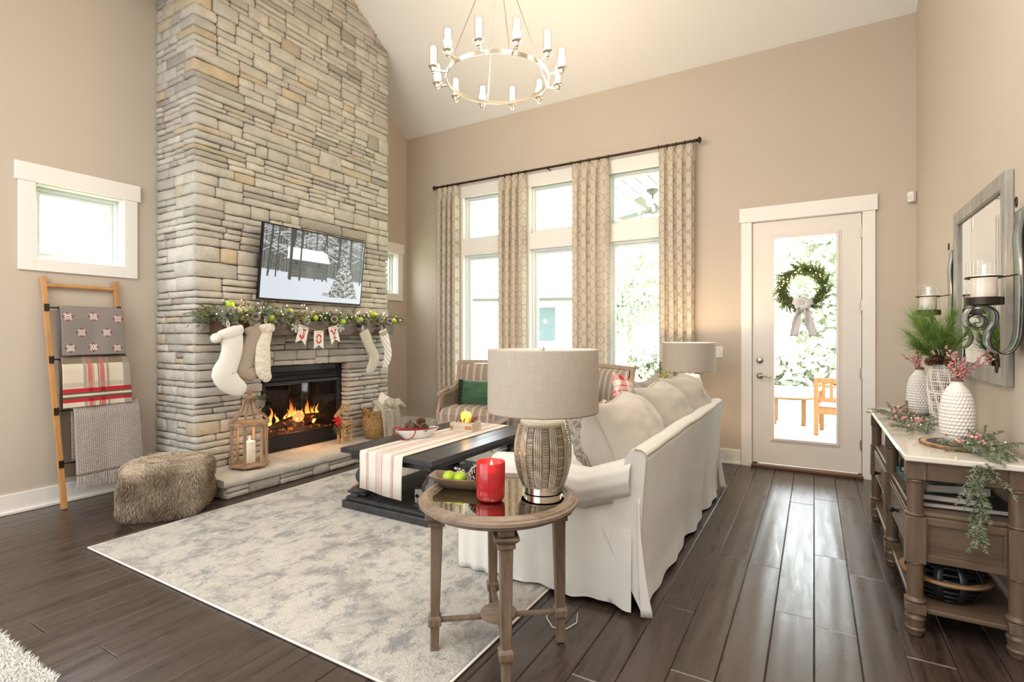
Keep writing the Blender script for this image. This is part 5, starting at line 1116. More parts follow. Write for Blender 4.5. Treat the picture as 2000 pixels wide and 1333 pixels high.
# outer end panels with rolled arm tops
ap = [(-.500, .02), (-.500, .20), (-.495, .36)]
for s, nm in ((-1, 0), (1, 1)):
    m = MB()
    def AR(u, v, s=s):      # arm: cross-section in (y,z) swept along x from back to front
        x = .50 - u * .80; top = .640 + .055 * u - .08 * (1 - u) ** 3 * 0 + (.11 * max(0, 1 - u * 3.2)) - .02 * max(0, u - .85) * 6; half = .095
        pr = [(0, .0), (.0, .12), (-.002, .25), (-.006, .38), (-.020, top - .19), (.018, top - .155), (.034, top - .10), (.020, top - .045), (-.025, top - .008), (-.075, top), (-.135, top - .012), (-.185, top - .06), (-.20, top - .12), (-.19, top - .22), (-.18, .36)]
        k = min(len(pr) - 2, int(v * (len(pr) - 1) + 1e-9)); f = v * (len(pr) - 1) - k; y = pr[k][0] * (1 - f) + pr[k + 1][0] * f; z = pr[k][1] * (1 - f) + pr[k + 1][1] * f
        if v < .36: fl = 1 - v / .36; y += fl ** 1.5 * (.014 * math.sin(u * 15 + 2) + .008 * math.sin(u * 37)); z = max(z, .022 + .012 * math.sin(u * 7) ** 2)
        return wob((x, s * (SY + .002 + y), z), .007, 4)
    m.grid(AR, 36, 56); m.add([AR(1, v / 56) for v in range(57)], [tuple(range(57)) if s < 0 else tuple(range(56, -1, -1))]); m.build('arm', SLIP, sofa, 60)
    MB().tube([tuple(Vector(AR(u / 30, 4.02 / 14)) + Vector((0, s * .004, 0))) for u in range(31)], .0045, 6).build('piping', PIPE, sofa, 180)
    m = MB(); m.grid(lambda u, v: (.530 + .045 * v ** 2 * (.4 + u) + .01 * u, s * (SY + .004 + .012 * (1 - u) * v), .56 - .545 * v + .006 * u), 6, 16)
    m.build('corner_pleat', SLIP, sofa, 180, solid=.007)
MB().tube([BK(0, v / 52 * .62) for v in range(0, 53)], .0042, 6).build('piping', PIPE, sofa, 180)
MB().tube([tuple(Vector(BK(u / 60, 5.6 / 13)) + Vector((.003, 0, .002))) for u in range(61)], .004, 6).build('piping', PIPE, sofa, 180)
m = MB(); m.grid(lambda u, v: wob((-.502 - .010 * v * (1 + math.sin(u * 40)) * .5, -SY + .01 + (2 * SY - .02) * u, .33 - .31 * v), .006, 4), 70, 10); m.build('front_skirt', SLIP, sofa, 180, solid=.008)
for s in (-1, 1):
    m = MB(); m.grid(lambda u, v: wob((-.28 - .235 * u, s * (SY - .004 + .010 * v * (1 + math.sin(u * 16))), .335 - .315 * v), .006, 4), 16, 10); m.build('base_return', SLIP, sofa, 180, solid=.008)
bx('seat_deck', SLIP, (-.49, .40, -SY + .10, SY - .10, .10, .33), sofa, .01); bx('underside', SKIRTI, (-.46, .50, -SY + .05, SY - .05, .06, .12), sofa)
for y0, y1 in ((-.975, -.003), (.003, .975)):
    (lambda q: q.box(-.53, -.30, *((y0 - .17, y0 + .02) if y0 < -.5 else (y1 - .02, y1 + .17)), .33, .485))(MB().box(-.53, .36, y0, y1, .33, .485)).build('seat_cushion', SLIP, sofa, bevel=.045, seg=4).data.set_sharp_from_angle(angle=3.1)
for dd_ in sofa.children:
    if dd_.name.startswith('seat_cushion'): dd_.data.polygons.foreach_set('use_smooth', [True] * len(dd_.data.polygons))
PIL = M('linen_pillow', (.49, .435, .37), .95, c2=(.55, .495, .43), s=8, bump=.35, bs=380, sheen=.2)
def backpillow(label, loc, rot, w=.70, h=.56, d=.25, mat=PIL, seed=0, pipe=PIPE, **k):
    p = pillow('throw_pillow', label, mat, w, h, d, loc, rot, pipe, None, seed=seed, n=30, pinch=.30, wr=.007, **k); return p
BL = [('large linen back cushion nearest the camera on the sofa', (-.985, 3.03, .725), (rad(-24), 0, rad(95)), 1), ('large linen back cushion in the middle of the sofa', (-.975, 3.77, .745), (rad(-20), 0, rad(92)), 2), ('large linen back cushion at the far end of the sofa', (-.965, 4.40, .76), (rad(-18), 0, rad(88)), 3)]
for lb, loc, rot, sd in BL: backpillow(lb, loc, rot, .86 - .05 * sd, .53, .46, seed=sd * 3, pp=.46)
t = NT('grey_damask'); n = t.noise(t.co(), 26, 3, .6, 1.5); t.set(Base_Color=t.mix(t.ramp(n, [(.45, 0.), (.55, 1.)]), (.20, .17, .14), (.42, .37, .31)), Roughness=.8, Normal=t.bump(n, .4, .005)); DAM = t.mat
backpillow('grey-brown patterned pillow beside the near arm of the sofa', (-1.22, 3.02, .715), (rad(-24), 0, rad(100)), .50, .46, .16, DAM, 8)
t = NT('holiday_plaid'); sp = t.n('ShaderNodeSeparateXYZ'); t.t.links.new(t.co(), sp.inputs[0]); f = None
for ax in (0, 2):
    for a, b in ((-.19, -.14), (-.10, -.092), (-.06, -.052), (.0, .03), (.06, .068), (.10, .108), (.15, .20)): q = t.math('MULTIPLY', band(t, sp.outputs[ax], a, b), .5); f = q if f is None else t.math('ADD', f, q)
t.set(Base_Color=t.mix(t.math('MINIMUM', f, 1.0), (.72, .65, .56), (.55, .035, .05)), Roughness=.95); PLD = t.mat
backpillow('red and cream plaid pillow against the far back cushion of the sofa', (-1.24, 4.02, .80), (rad(-18), rad(14), rad(70)), .46, .44, .15, PLD, 4, None)
backpillow('plain grey pillow between the plaid pillow and the far cushions', (-1.14, 4.22, .79), (rad(-16), rad(-6), rad(80)), .46, .44, .15, M('grey_linen', (.36, .33, .29), .95, bump=.3, bs=300), 5)
# ================================================================ ARMCHAIRS
t = NT('ticking_stripe'); tc = t.n('ShaderNodeTexCoord'); sp = t.n('ShaderNodeSeparateXYZ'); t.t.links.new(tc.outputs['Object'], sp.inputs[0]); fr = t.math('FRACT', t.math('MULTIPLY', t.math('ADD', sp.outputs[0], 1.0), 10.5))
thin = band(t, fr, .44, .52); wide = t.ramp(fr, [(0, (.30, .24, .20)), (.20, (.36, .28, .21)), (.42, (.44, .37, .30)), (.56, (.40, .31, .23)), (.8, (.33, .26, .21)), (1, (.30, .24, .20))]); t.set(Base_Color=t.mix(thin, wide, (.74, .68, .58)), Roughness=.9, Normal=t.bump(t.noise(t.co((1, 1, .1)), 300, 2), .3, .003)); TICK = t.mat
CHW = wood('limed_oak', (.34, .235, .17), (.50, .37, .28), 'Z', .5, 6, .3, 60)
def armchair(loc, rz, label):
    c = thing('armchair', label, 'armchair', loc, rz, 'striped armchairs'); w = .335       # front is -y
    m = MB(); rk = .16   # back rake
    B = lambda x, z, y=0: (x, .27 + rk * (z - .45) + y, z)
    for s in (-1, 1): MB().tube([B(s * w, .40), B(s * w, .60), B(s * w, .80), B(s * w, 1.0)], [.030, .028, .027, .028], 4, up=(1, 1, 0)).build('back_post', CHW, c, bevel=.004)
    MB().tube([B(-w - .02, .985), B(0, .992), B(w + .02, .985)], .030, 4, up=(0, 1, 1)).build('crest_rail', CHW, c, bevel=.004)
    m = MB(); m.grid(lambda u, v: B(-.305 + .61 * u, .44 + .525 * v, -.022 - .055 * (max(0, (1 - (2 * u - 1) ** 4) * (1 - (2 * v - 1) ** 4))) ** .5), 16, 16); m.grid(lambda u, v: B(.305 - .61 * u, .44 + .525 * v, .02), 4, 4); m.build('back_upholstery', TICK, c, 180)
    m = MB(); m.grid(lambda u, v: ((-.33 + .66 * u), -.33 + .60 * v, .405 + .085 * (max(0, (1 - (2 * u - 1) ** 6) * (1 - (2 * v - 1) ** 6))) ** .4), 20, 20); m.box(-.33, .33, -.33, .27, .31, .405); m.build('seat', TICK, c, 60)
    MB().box(-.345, .345, -.345, -.315, .27, .325).box(-.345, -.318, -.345, .30, .27, .325).box(.318, .345, -.345, .30, .27, .325).build('seat_rail', CHW, c, bevel=.004)
    for s in (-1, 1):
        MB().tube([(s * .325, -.31, .33), (s * .325, -.305, .18), (s * .33, -.32, 0)], [.026, .022, .017], 10).build('leg', CHW, c, 60)
        MB().tube([(s * .32, .27, .40), (s * .32, .28, .2), (s * .325, .36, 0)], [.026, .022, .018], 4, up=(1, 1, 0)).build('leg', CHW, c, bevel=.003)
        MB().tube([(s * .335, -.315, .30), (s * .345, -.30, .40), (s * .352, -.235, .50), (s * .352, -.215, .60), (s * .352, -.24, .635)], [.028, .026, .024, .024, .028], 8, flat=.8).build('arm_post', CHW, c, 60)
        MB().tube([(s * .352, -.26, .632), (s * .354, -.15, .648), (s * .350, .05, .655), (s * .34, .22, .69), (s * .335, .30, .76)], [.026, .024, .024, .024, .022], 8).build('arm', CHW, c, 60)
        m = MB(); m.grid(lambda u, v: (s * (.330 + .018 * math.sin(PI * v)), -.22 + .50 * u, .40 + (.235 + .05 * u ** 2) * v), 12, 8); m.build('arm_upholstery', TICK, c, 180, solid=.035)
        MB().sphere((s * .354, -.02, .665), .035, 12, 8, 1).at().build('arm_pad', TICK, c, 180)
    return c
armchair((-3.55, 5.17, .0145), rad(14), 'striped armchair with limed wood frame at the left end of the windows')
armchair((-2.06, 5.04, .0145), rad(-34), 'striped armchair half hidden behind the large lamp shade and sofa')
VELV = M('green_velvet', (.012, .060, .022), .7, c2=(.03, .12, .045), s=9, sheen=.9); FRNG = M('dark_green_fringe', (.006, .030, .012), .8, bump=.8, bs=70, bd=.01)
for loc, rot, lb in (((-3.50, 5.19, .645), (rad(-12), 0, rad(14)), 'dark green velvet lumbar pillow on the left armchair'), ((-2.11, 5.01, .645), (rad(-12), 0, rad(-34)), 'dark green velvet lumbar pillow on the armchair behind the lamp')):
    p = thing('lumbar_pillow', lb, 'pillow', loc); p.rotation_euler = rot; m, ed = cushion('c', VELV, .46, .30, .14, n=18, pinch=.05, seed=2); m.build('cover', VELV, p, 180)
    for s in (-1, 1):
        mm = MB(); mm.grid(lambda u, v: (s * (.19 + .075 * u), -.062 * math.cos(PI / 2 * u) - .006 * math.sin(v * 40), (v - .5) * .30), 4, 30); mm.grid(lambda u, v: (s * (.19 + .075 * u), .062 * math.cos(PI / 2 * u), (.5 - v) * .30), 4, 30); mm.build('fringe', FRNG, p, 180)
tc_ = thing('chair_throw', 'cream knitted throw over the back corner of the armchair behind the lamp', 'blanket', (-2.20, 5.37, 1.0), rad(-34))
m = MB(); m.grid(lambda u, v: (-.11 + .22 * u, -.045 - .012 + .075 * math.sin(PI * v) ** .5 * 0 + (v - .5) * .11 * (1 if abs(v - .5) < .2 else 1), .045 * math.cos((v - .5) * PI) - max(0, abs(v - .5) - .2) * 1.1 + .012 * math.sin(u * 12)), 10, 20); m.build('knit', KNIT, tc_, 180, solid=.02)
# ---- far end table with lamp and little tree
end_table((-1.13, 5.22, .0), TA, 'round end table beyond the far arm of the sofa, under the lit lamp')
table_lamp((-1.035, 5.12, .655 - .0095 + .001), 'matching linen drum lamp, lit, at the far end of the sofa', True)
tr = thing('tabletop_tree', 'little potted pine sapling on the far end table', 'plant', (-1.32, 5.18, .6465))
MB().lathe([(.04, 0), (.055, .02), (.06, .07), (.062, .10), (.056, .10), (.05, .08), (.002, .08)], 20).build('pot', M('galvanised', (.35, .35, .34), .4, .6), tr, 50)
m = MB(); m.m = 1; m.tube([(0, 0, .08), (.004, 0, .25), (0, 0, .44)], [.006, .005, .002], 6)
for k in range(34):
    z = .13 + .30 * (k / 34); a = k * 2.4; L = .17 * (1 - (k / 34)) ** .8 + .02; sprig(m, (0, 0, z), (math.cos(a), math.sin(a), .55), L, int(40 * L / .15) + 8, .026, .0034, 0, -.05, .6, 1)
tag(m.build('branches', [M('sapling_green', (.16, .27, .04), .6, c2=(.26, .36, .07), s=20), TWIG], tr), kind='stuff')
# ================================================================ CONSOLE TABLE
CW = wood('umber_console_wood', (.085, .053, .034), (.165, .108, .070), 'Z', .42, 2.2, .3, 30); CWH = wood('umber_console_wood_flat', (.085, .053, .034), (.165, .108, .070), 'X', .42, 2.2, .3, 30)
STONETOP = M('pale_marble', (.74, .69, .62), .12, c2=(.66, .60, .52), s=5, coat=.4, det=8)
x0, x1, cy0, cy1 = .345, .775, 2.845, 4.63
co = thing('console_table', 'umber wood console with pale stone top and turned legs along the right wall', 'console table', (0, 0, 0))
MB().box(x0, x1, cy0, cy1, .783, .808).build('stone_top', STONETOP, co, bevel=.006, seg=3)
m = MB(); m.box(x0 + .03, x1 - .02, cy0 + .035, cy0 + .055, .70, .783).box(x0 + .03, x1 - .02, cy1 - .055, cy1 - .035, .70, .783).box(x0 + .03, x0 + .05, cy0 + .05, cy1 - .05, .745, .783); m.build('apron', CWH, co, bevel=.003)
def cleg(x, y):
    w = .036; m = MB(); m.box(x - w, x + w, y - w, y + w, .700, .783).box(x - w, x + w, y - w, y + w, .330, .535).box(x - w, x + w, y - w, y + w, .105, .150)
    m.lathe([(.034, .690), (.034, .70)], 20, (x, y, 0)); m.lathe([(.031, .545), (.030, .600), (.031, .66), (.032, .686), (.037, .688), (.038, .693), (.034, .698)], 20, (x, y, 0)); m.lathe([(.034, .535), (.039, .539), (.039, .546), (.031, .550)], 20, (x, y, 0))
    m.lathe([(.030, .172), (.031, .24), (.031, .322), (.038, .325), (.034, .331)], 20, (x, y, 0)); m.lathe([(.034, .150), (.041, .155), (.041, .163), (.032, .170), (.030, .176)], 20, (x, y, 0))
    m.lathe([(.024, .0), (.030, .012), (.031, .024), (.037, .030), (.038, .036), (.033, .042), (.036, .060), (.036, .074), (.040, .080), (.038, .088), (.033, .094), (.034, .106)], 20, (x, y, 0)); m.build('leg', CW, co, 40, bevel=.002, seg=1)
LY = (cy0 + .062, 3.70, cy1 - .07)
for y in LY: cleg(x0 + .045, y)
for y in (LY[0], LY[2]): cleg(x1 - .045, y)
MB().box(x0 + .035, x1 - .02, LY[0], LY[2], .532, .552).build('upper_shelf', CWH, co, bevel=.006); MB().box(x0 + .035, x1 - .02, LY[0] - .01, LY[2], .105, .128).build('lower_shelf', CWH, co, bevel=.006)
m = MB(); m.box(x0 + .05, x1 - .03, LY[0] + .0, LY[0] + .014, .34, .532).box(x0 + .05, x1 - .03, LY[2] - .014, LY[2], .34, .532).box(x1 - .04, x1 - .03, LY[0], LY[2], .34, .532).box(x0 + .05, x1 - .03, LY[0], LY[2], .335, .345); m.build('drawer_case', CWH, co)
fm = MB(); fm.box(x0 + .08, x1 - .08, LY[0] - .014, LY[0], .500, .532).box(x0 + .08, x1 - .08, LY[0] - .014, LY[0], .335, .368).box(x0 + .08, x0 + .092, LY[0] - .012, LY[0], .368, .500).box(x1 - .092, x1 - .08, LY[0] - .012, LY[0], .368, .500); fm.build('end_panel_frame', CWH, co, bevel=.003)
for a, b in ((LY[0] + .045, LY[1] - .045), (LY[1] + .045, LY[2] - .045)):
    d = MB().box(x0 + .028, x0 + .046, a, b, .350, .522).build('drawer', CW, co, bevel=.003); frame('drawer_edge', a + .012, b - .012, .362, .510, .006, x0 + .024, x0 + .029, CW, d, ax='y')
    MB().at(T(x0 + .028, (a + b) / 2, .436) @ Ry(-PI / 2)).lathe([(.014, 0), (.010, .004), (.007, .014), (.012, .022), (.016, .026), (.014, .032), (.004, .034)], 14).build('knob', BLACKM, d, 60)
# books (upper shelf near end)
PAGE = M('book_pages', (.52, .46, .40), .9, c2=(.62, .56, .5), s=(60), st=(.1, .1, 6))
def book(loc, w, d, h, rz, cover, label, group=None):
    b = thing('book', label, 'book', loc, rz, group)
    m = MB(); m.box(-w / 2, w / 2, -d / 2, d / 2, 0, .004).box(-w / 2, w / 2, -d / 2, d / 2, h - .004, h).box(-w / 2, -w / 2 + .005, -d / 2, d / 2, .004, h - .004); m.build('cover', cover, b, bevel=.001, seg=1)
    bx('pages', PAGE, (-w / 2 + .006, w / 2 - .007, -d / 2 + .006, d / 2 - .006, .0045, h - .0045), b); return b
BKC = M('black_book_cloth', (.025, .018, .018), .5)
t = NT('green_photo_cover'); n = t.noise(t.co(), 14, 5, .7, .8); t.set(Base_Color=t.ramp(n, [(.4, (.02, .05, .045)), (.55, (.05, .12, .10)), (.68, (.22, .30, .26))]), Roughness=.2); GBK = t.mat
book((.575, 3.13, .5525), .36, .27, .026, rad(4), BKC, 'widest black book, bottom of the near stack on the console shelf')
book((.535, 3.13, .579), .27, .25, .032, rad(-2), BKC, 'thick black book in the middle of the near stack on the console shelf')
book((.54, 3.16, .6115), .26, .22, .040, rad(14), GBK, 'book with a dark green photo cover on top of the near stack')
book((.56, 3.62, .5525), .30, .24, .035, rad(3), M('teal_cloth', (.05, .16, .17), .5), 'teal book lying farther along the console shelf')
book((.555, 3.63, .588), .27, .22, .030, rad(-6), BKC, 'black book on top of the teal book on the console shelf')
# woven dark lantern basket on lower shelf
lb = thing('lantern_basket', 'black slatted drum basket with a wooden waist ring on the lower console shelf', 'basket', (.525, 3.10, .1285))
GUN = M('gunmetal_slat', (.035, .040, .045), .3, .7); m = MB()
rr = lambda z: .085 + .055 * math.sin(PI * z / .20) ** .8
for k in range(8): z = .012 + k * .0252; m.tube([(rr(z) * math.cos(a * .2618), rr(z) * math.sin(a * .2618), z) for a in range(24)], .0075, 6, closed=True, flat=1)
m.build('hoops', GUN, lb, 180)
for k in range(10):
    a = k * .6283; m = MB().at(Rz(a)); m.grid(lambda u, v: (rr(.2 * v) + .010, (u - .5) * .034, .004 + .196 * v), 2, 12); m.build('slat', GUN, lb, 180, solid=.003)
MB().lathe([(.125, .098), (.168, .099), (.170, .106), (.168, .112), (.125, .112)], 48, cap=False).build('waist_ring', wood('ring_oak', (.22, .11, .05), (.38, .22, .11), 'X', .45), lb, 40)
# ---- wood slices, vases
BARK2 = M('slice_bark', (.12, .06, .035), .9, c2=(.34, .18, .09), s=30, bump=1, bs=50, bd=.01); CHALK = M('chalkboard_top', (.05, .05, .055), .7); SAP = M('sapwood', (.50, .34, .19), .6)
def wslice(loc, r, label):
    s = thing('wood_slice', label, 'tray', loc); R = lambda a: r * (1 + .05 * noise.noise((math.cos(a) * 2, math.sin(a) * 2, r * 9)))
    m = MB(); m.grid(lambda u, v: ((R(u * 2 * PI) + (.004 if .1 < v < .9 else 0) + .002 * noise.noise((u * 60, v * 3, 0))) * math.cos(u * 2 * PI), (R(u * 2 * PI) + (.004 if .1 < v < .9 else 0)) * math.sin(u * 2 * PI), .014 * v), 64, 4, True); m.build('bark', BARK2, s, 180)
    m = MB(); m.lathe([(.002, .0142), (r * .86, .0142)], 48, cap=False); m.build('chalk_top', CHALK, s); m = MB(); m.lathe([(r * .86, .0141), (r * .995, .0138)], 48, cap=False); m.build('sapwood_ring', SAP, s); return s
wslice((.60, 3.20, .809), .150, 'round chalkboard wood slice under the near white vase')
wslice((.585, 4.24, .809), .135, 'round wood slice under the far white vase')
t = NT('dimpled_white_ceramic'); t.set(Base_Color=(.78, .74, .69), Roughness=.45); DIM = t.mat
def dimple_vase(loc, label, s=1.0):
    v_ = thing('white_vase', label, 'vase', loc, 0, None); H = .292 * s; R0 = .071 * s
    pr = [(0, .72), (.04, .84), (.15, .96), (.32, 1.0), (.50, .985), (.65, .92), (.77, .80), (.86, .62), (.92, .42), (.96, .34), (1.0, .335)]
    def rp(f):
        for (a, b), (c, d) in zip(pr, pr[1:]):
            if f <= c: u = (f - a) / (c - a); return b + (d - b) * u
        return pr[-1][1]
    NC = 26; NR = 17
    def fn(u, v):
        r = rp(v) * R0; k = v * NR; off = .5 * (int(k) % 2); fu = (u * NC + off) % 1; fv = k % 1; dep = max(0, 1 - ((fu - .5) ** 2 + (fv - .45) ** 2) * 4.2) * (1 if v < .80 else max(0, (.88 - v) / .08)) if v > .03 else 0
        r -= .0055 * s * dep ** .7; a = 2 * PI * u; return (r * math.cos(a), r * math.sin(a), v * H)
    m = MB(); m.grid(fn, NC * 6, NR * 6, True); m.build('body', DIM, v_, 180); MB().lathe([(.002, .001), (R0 * .71, .001)], 32, cap=False).build('base', DIM, v_)
    MB().lathe([(R0 * .34, H - .004), (R0 * .36, H), (R0 * .36, H + .010), (R0 * .30, H + .012), (R0 * .28, H - .02)], 24, cap=False).build('rim', M('rust_rim', (.22, .10, .06), .5, bump=.5, bs=80) if s == 1 else bpy.data.materials['rust_rim'], v_, 50); return v_
dimple_vase((.605, 3.285, .8235), 'dimpled white vase on the near wood slice, closest to the camera')
dimple_vase((.60, 4.30, .8235), 'dimpled white vase at the far end of the console', 1.0)
tv_ = thing('woven_vase', 'tall vase wrapped in white and black open weave between the white vases', 'vase', (.648, 3.88, .809)); H = .36
vp = [(0, .070), (.05, .085), (.25, .100), (.45, .112), (.62, .120), (.78, .121), (.88, .108), (.96, .088), (1, .088)]
def vr(f):
    for (a, b), (c, d) in zip(vp, vp[1:]):
        if f <= c: u = (f - a) / (c - a); return (b + (d - b) * u) * .60
    return .053
MB().lathe([(vr(f / 20) - .006, f / 20 * H) for f in range(21)], 40).build('core', M('vase_core', (.05, .035, .03), .8, c2=(.3, .24, .2), s=30), tv_, 60)
WV = M('white_cord', (.78, .73, .66), .8); m = MB(); rg = random.Random(17)
for k in range(34):
    z0 = rg.uniform(.0, 1); ph = rg.random() * 6.28; A = rg.uniform(.0, .03); m.tube([((q := vr(min(1, max(0, z0 + A * math.sin(a * .2618 + ph)))) + .001) * math.cos(a * .2618), q * math.sin(a * .2618), min(1, max(0, z0 + A * math.sin(a * .2618 + ph))) * H) for a in range(24)], .0019, 4, closed=True)
for k in range(64):
    a0 = k / 64 * 6.283 + rg.uniform(-.03, .03); m.tube([(vr(f / 12) * math.cos(a0 + .05 * math.sin(f + k)), vr(f / 12) * math.sin(a0 + .05 * math.sin(f + k)), f / 12 * H) for f in range(13)], .0018, 4)
tag(m.build('weave', WV, tv_), kind='stuff')
# long-needled pine in the tall vase
pn = thing('pine_bouquet', 'bushy long-needled pine branches standing in the tall woven vase', 'plant', (.648, 3.88, .809 + H)); LN = M('long_needle_green', (.10, .20, .03), .55, c2=(.24, .36, .08), s=30); m = MB(); rg = random.Random(23)
for k in range(19):
    a = rg.random() * 6.28; el = rg.uniform(.55, 1.45); d = Vector((math.cos(a) * math.cos(el), math.sin(a) * math.cos(el), math.sin(el))); d.x = min(d.x, .25); L = rg.uniform(.16, .31); m.m = 1; m.tube([(0, 0, -.12), (0, 0, 0), d * L], [.003, .0028, .002], 4); m.m = 0
    for q in range(210):
        f = rg.uniform(.35, 1.0); p = d * L * f; s = Vector((rg.gauss(0, 1), rg.gauss(0, 1), rg.gauss(0, 1))); nd = (d * 1.2 + s * .45).normalized(); nd.x = min(nd.x, (.125 - p.x) / .15); m.blade(p, nd, rg.uniform(.08, .14), .0021)
tag(m.build('needles', [LN, TWIG], pn), kind='stuff')
CB2 = M('tan_pinecone', (.17, .075, .03), .6, c2=(.28, .14, .07), s=60)
for x, y, z, s in ((-.05, -.03, .012, .8), (-.005, -.06, .03, 1.0), (.045, -.045, .012, .85), (-.06, .0, .09, .6), (-.075, -.01, .105, .55)):
    o = cone((x, y, z), (rad(60 + s * 30), rad(x * 400), y * 20), s, False, pn)
def berries(loc, label, stems, seed, hgt):
    b = thing('berry_bouquet', label, 'berries', loc); rg = random.Random(seed); m = MB()
    for a, ln, lean_ in stems:
        d = Vector((math.cos(a) * lean_, math.sin(a) * lean_, 1)).normalized(); pts = [d * ln * k / 5 + Vector((math.cos(a), math.sin(a), 0)) * .02 * (k / 5) ** 2 + Vector((0, 0, -.05 if k == 0 else 0)) for k in range(6)]; m.m = 1; m.tube(pts, .0013, 4); m.m = 0
        n = int(ln / .0095)
        for k in range(n):
            f = .15 + .85 * k / n; i = min(4, int(f * 5)); p = pts[i].lerp(pts[i + 1], f * 5 - i); m.sphere(tuple(p + Vector((rg.gauss(0, 1), rg.gauss(0, 1), rg.gauss(0, .6))).normalized() * .0085), rg.uniform(.0045, .0065), 7, 5)
    tag(m.build('berries', [PINK, TWIG], b, 180), kind='stuff')
berries((.605, 3.285, .8235 + .292), 'dusty pink berry stems in the near white vase', [(2.6, .17, .15), (-1.2, .13, .25), (-1.9, .15, .10), (-.5, .17, .95), (-.3, .20, .65), (.3, .10, .2), (-1.0, .10, .5), (3.3, .09, .3), (-1.4, .09, .15)], 3, .2)
berries((.60, 4.30, .8235 + .292), 'dusty pink berry stems in the far white vase', [(2.9, .12, .8), (2.4, .20, .05), (-2.4, .22, .12), (3.5, .09, .2), (1.0, .12, .1), (2.9, .09, .4)], 5, .2)
def table_garland(loc, label, sprs, bers, seed):
    g = thing('berry_garland', label, 'garland', loc); m = MB(); rg = random.Random(seed)
    for p, d, L, n, mi in sprs: sprig(m, p, d, L, n, .023, .0050, mi, .12, .72, 2)
    tag(m.build('greenery', [M('sage_fir', (.16, .21, .12), .6, c2=(.26, .31, .18), s=25) if 'sage_fir' not in bpy.data.materials else bpy.data.materials['sage_fir'], FROST, TWIG], g), kind='stuff')
    m = MB()
    for c, n, s in bers:
        for k in range(n): m.sphere((c[0] + rg.gauss(0, s), c[1] + rg.gauss(0, s * 1.4), c[2] + rg.uniform(-.006, .016)), rg.uniform(.006, .009), 9, 6)
    tag(m.build('berries', PINK, g, 180), kind='stuff')
    m = MB()
    for c, n, s in bers: m.sphere((c[0] + rg.gauss(0, s * 1.5), c[1] + rg.gauss(0, s * 1.5), c[2] + .01), .0022, 6, 4)
    tag(m.build('fairy_lights', bpy.data.materials['warm_bulb'], g), kind='stuff')
S = []; rg = random.Random(44)
for k in range(50):
    y = rg.uniform(-.42, .34); S.append(((rg.uniform(-.05, .05) - .05 * (y > .2), y, .015), (rg.uniform(-1, .7), rg.uniform(-.8, 1.), rg.uniform(-.02, .5)), rg.uniform(.09, .15), 70, int(rg.random() < .4)))
table_garland((.50, 3.93, .809), 'sage garland with pink berries lying between the two white vases', S, [((-.02, -.36, .03), 6, .02), ((.02, -.22, .04), 9, .022), ((-.05, -.08, .03), 8, .03), ((.0, .08, .04), 8, .03), ((-.04, .22, .03), 9, .03), ((-.02, .34, .04), 5, .03)], 7)
S = []
for k in range(40): y = rg.uniform(-.13, .12); S.append(((rg.uniform(-.05, .06), y, .02), (rg.uniform(-1, .55), rg.uniform(-.9, .5), rg.uniform(-.05, .45)), rg.uniform(.08, .13), 80, int(rg.random() < .35)))
S += [((.02, .08, .02), (.25, .9, .75), .15, 90, 0), ((.0, -.08, .02), (.5, -.75, .1), .17, 90, 0), ((.0, -.05, .02), (.3, -.8, .05), .18, 90, 1)]
for k in range(9):     # tail hanging over the near end of the top
    z = -.01 - .035 * k; yy = -.275 - .006 * math.sin(k); S += [((-.075 + .012 * math.sin(k * 1.7), yy, z), (rg.uniform(-.6, .3), -.12, -1), .085, 90, k % 2), ((-.07, yy, z), (rg.uniform(-.2, .7), -.15, -.9), .07, 60, 0)]
S += [((.0, -.16, .02), (-.1, -1, .1), .12, 90, 1), ((-.03, -.17, .02), (.1, -1, .05), .12, 90, 0), ((-.09, -.275, -.03), (-.4, -.1, -1), .15, 90, 1), ((-.05, -.275, .0), (.6, -.1, -.75), .15, 90, 0), ((-.02, -.15, .015), (.2, -1, .0), .14, 80, 1)]
table_garland((.66, 3.10, .809), 'sage garland with pink berries hanging over the near end of the console', S, [((-.08, .0, .03), 8, .025), ((-.02, .05, .05), 8, .022), ((-.10, .05, .03), 4, .02), ((.0, -.02, .04), 5, .02), ((.01, .14, .05), 3, .02)], 9)
# ================================================================ MIRROR AND SCONCES
MF = wood('grey_driftwood', (.22, .20, .18), (.42, .39, .34), 'Z', .6, 4, .5)
mi_ = thing('wall_mirror', 'tall mirror in a grey driftwood frame on the right wall', 'mirror', (.788, 3.71, 1.60))
hw, hh, fw = .515, .50, .075
def framepiece(pts):
    m = MB(); n = 4; vs = [(0, *p) for p in pts] + [(-.030, *p) for p in pts]; m.add(vs, [(0, 1, 2, 3), (7, 6, 5, 4)] + [(i, (i + 4), (i + 1) % 4 + 4, (i + 1) % 4) for i in range(4)]); return m.build('frame_board', MF, mi_, bevel=.003)
framepiece([(-hw, -hh), (hw, -hh), (hw - fw, -hh + fw), (-hw + fw, -hh + fw)]); framepiece([(-hw, hh), (-hw + fw, hh - fw), (hw - fw, hh - fw), (hw, hh)]); framepiece([(-hw, -hh), (-hw + fw, -hh + fw), (-hw + fw, hh - fw), (-hw, hh)]); framepiece([(hw, -hh), (hw, hh), (hw - fw, hh - fw), (hw - fw, -hh + fw)])
bx('mirror_glass', M('mirror_glass', (.86, .87, .84), .01, 1), (-.014, -.010, -hw + fw - .004, hw - fw + .004, -hh + fw - .004, hh - fw + .004), mi_)
frame('inner_lip', -hw + fw - .003, hw - fw + .003, -hh + fw - .003, hh - fw + .003, .010, -.026, -.010, MF, mi_, ax='y')
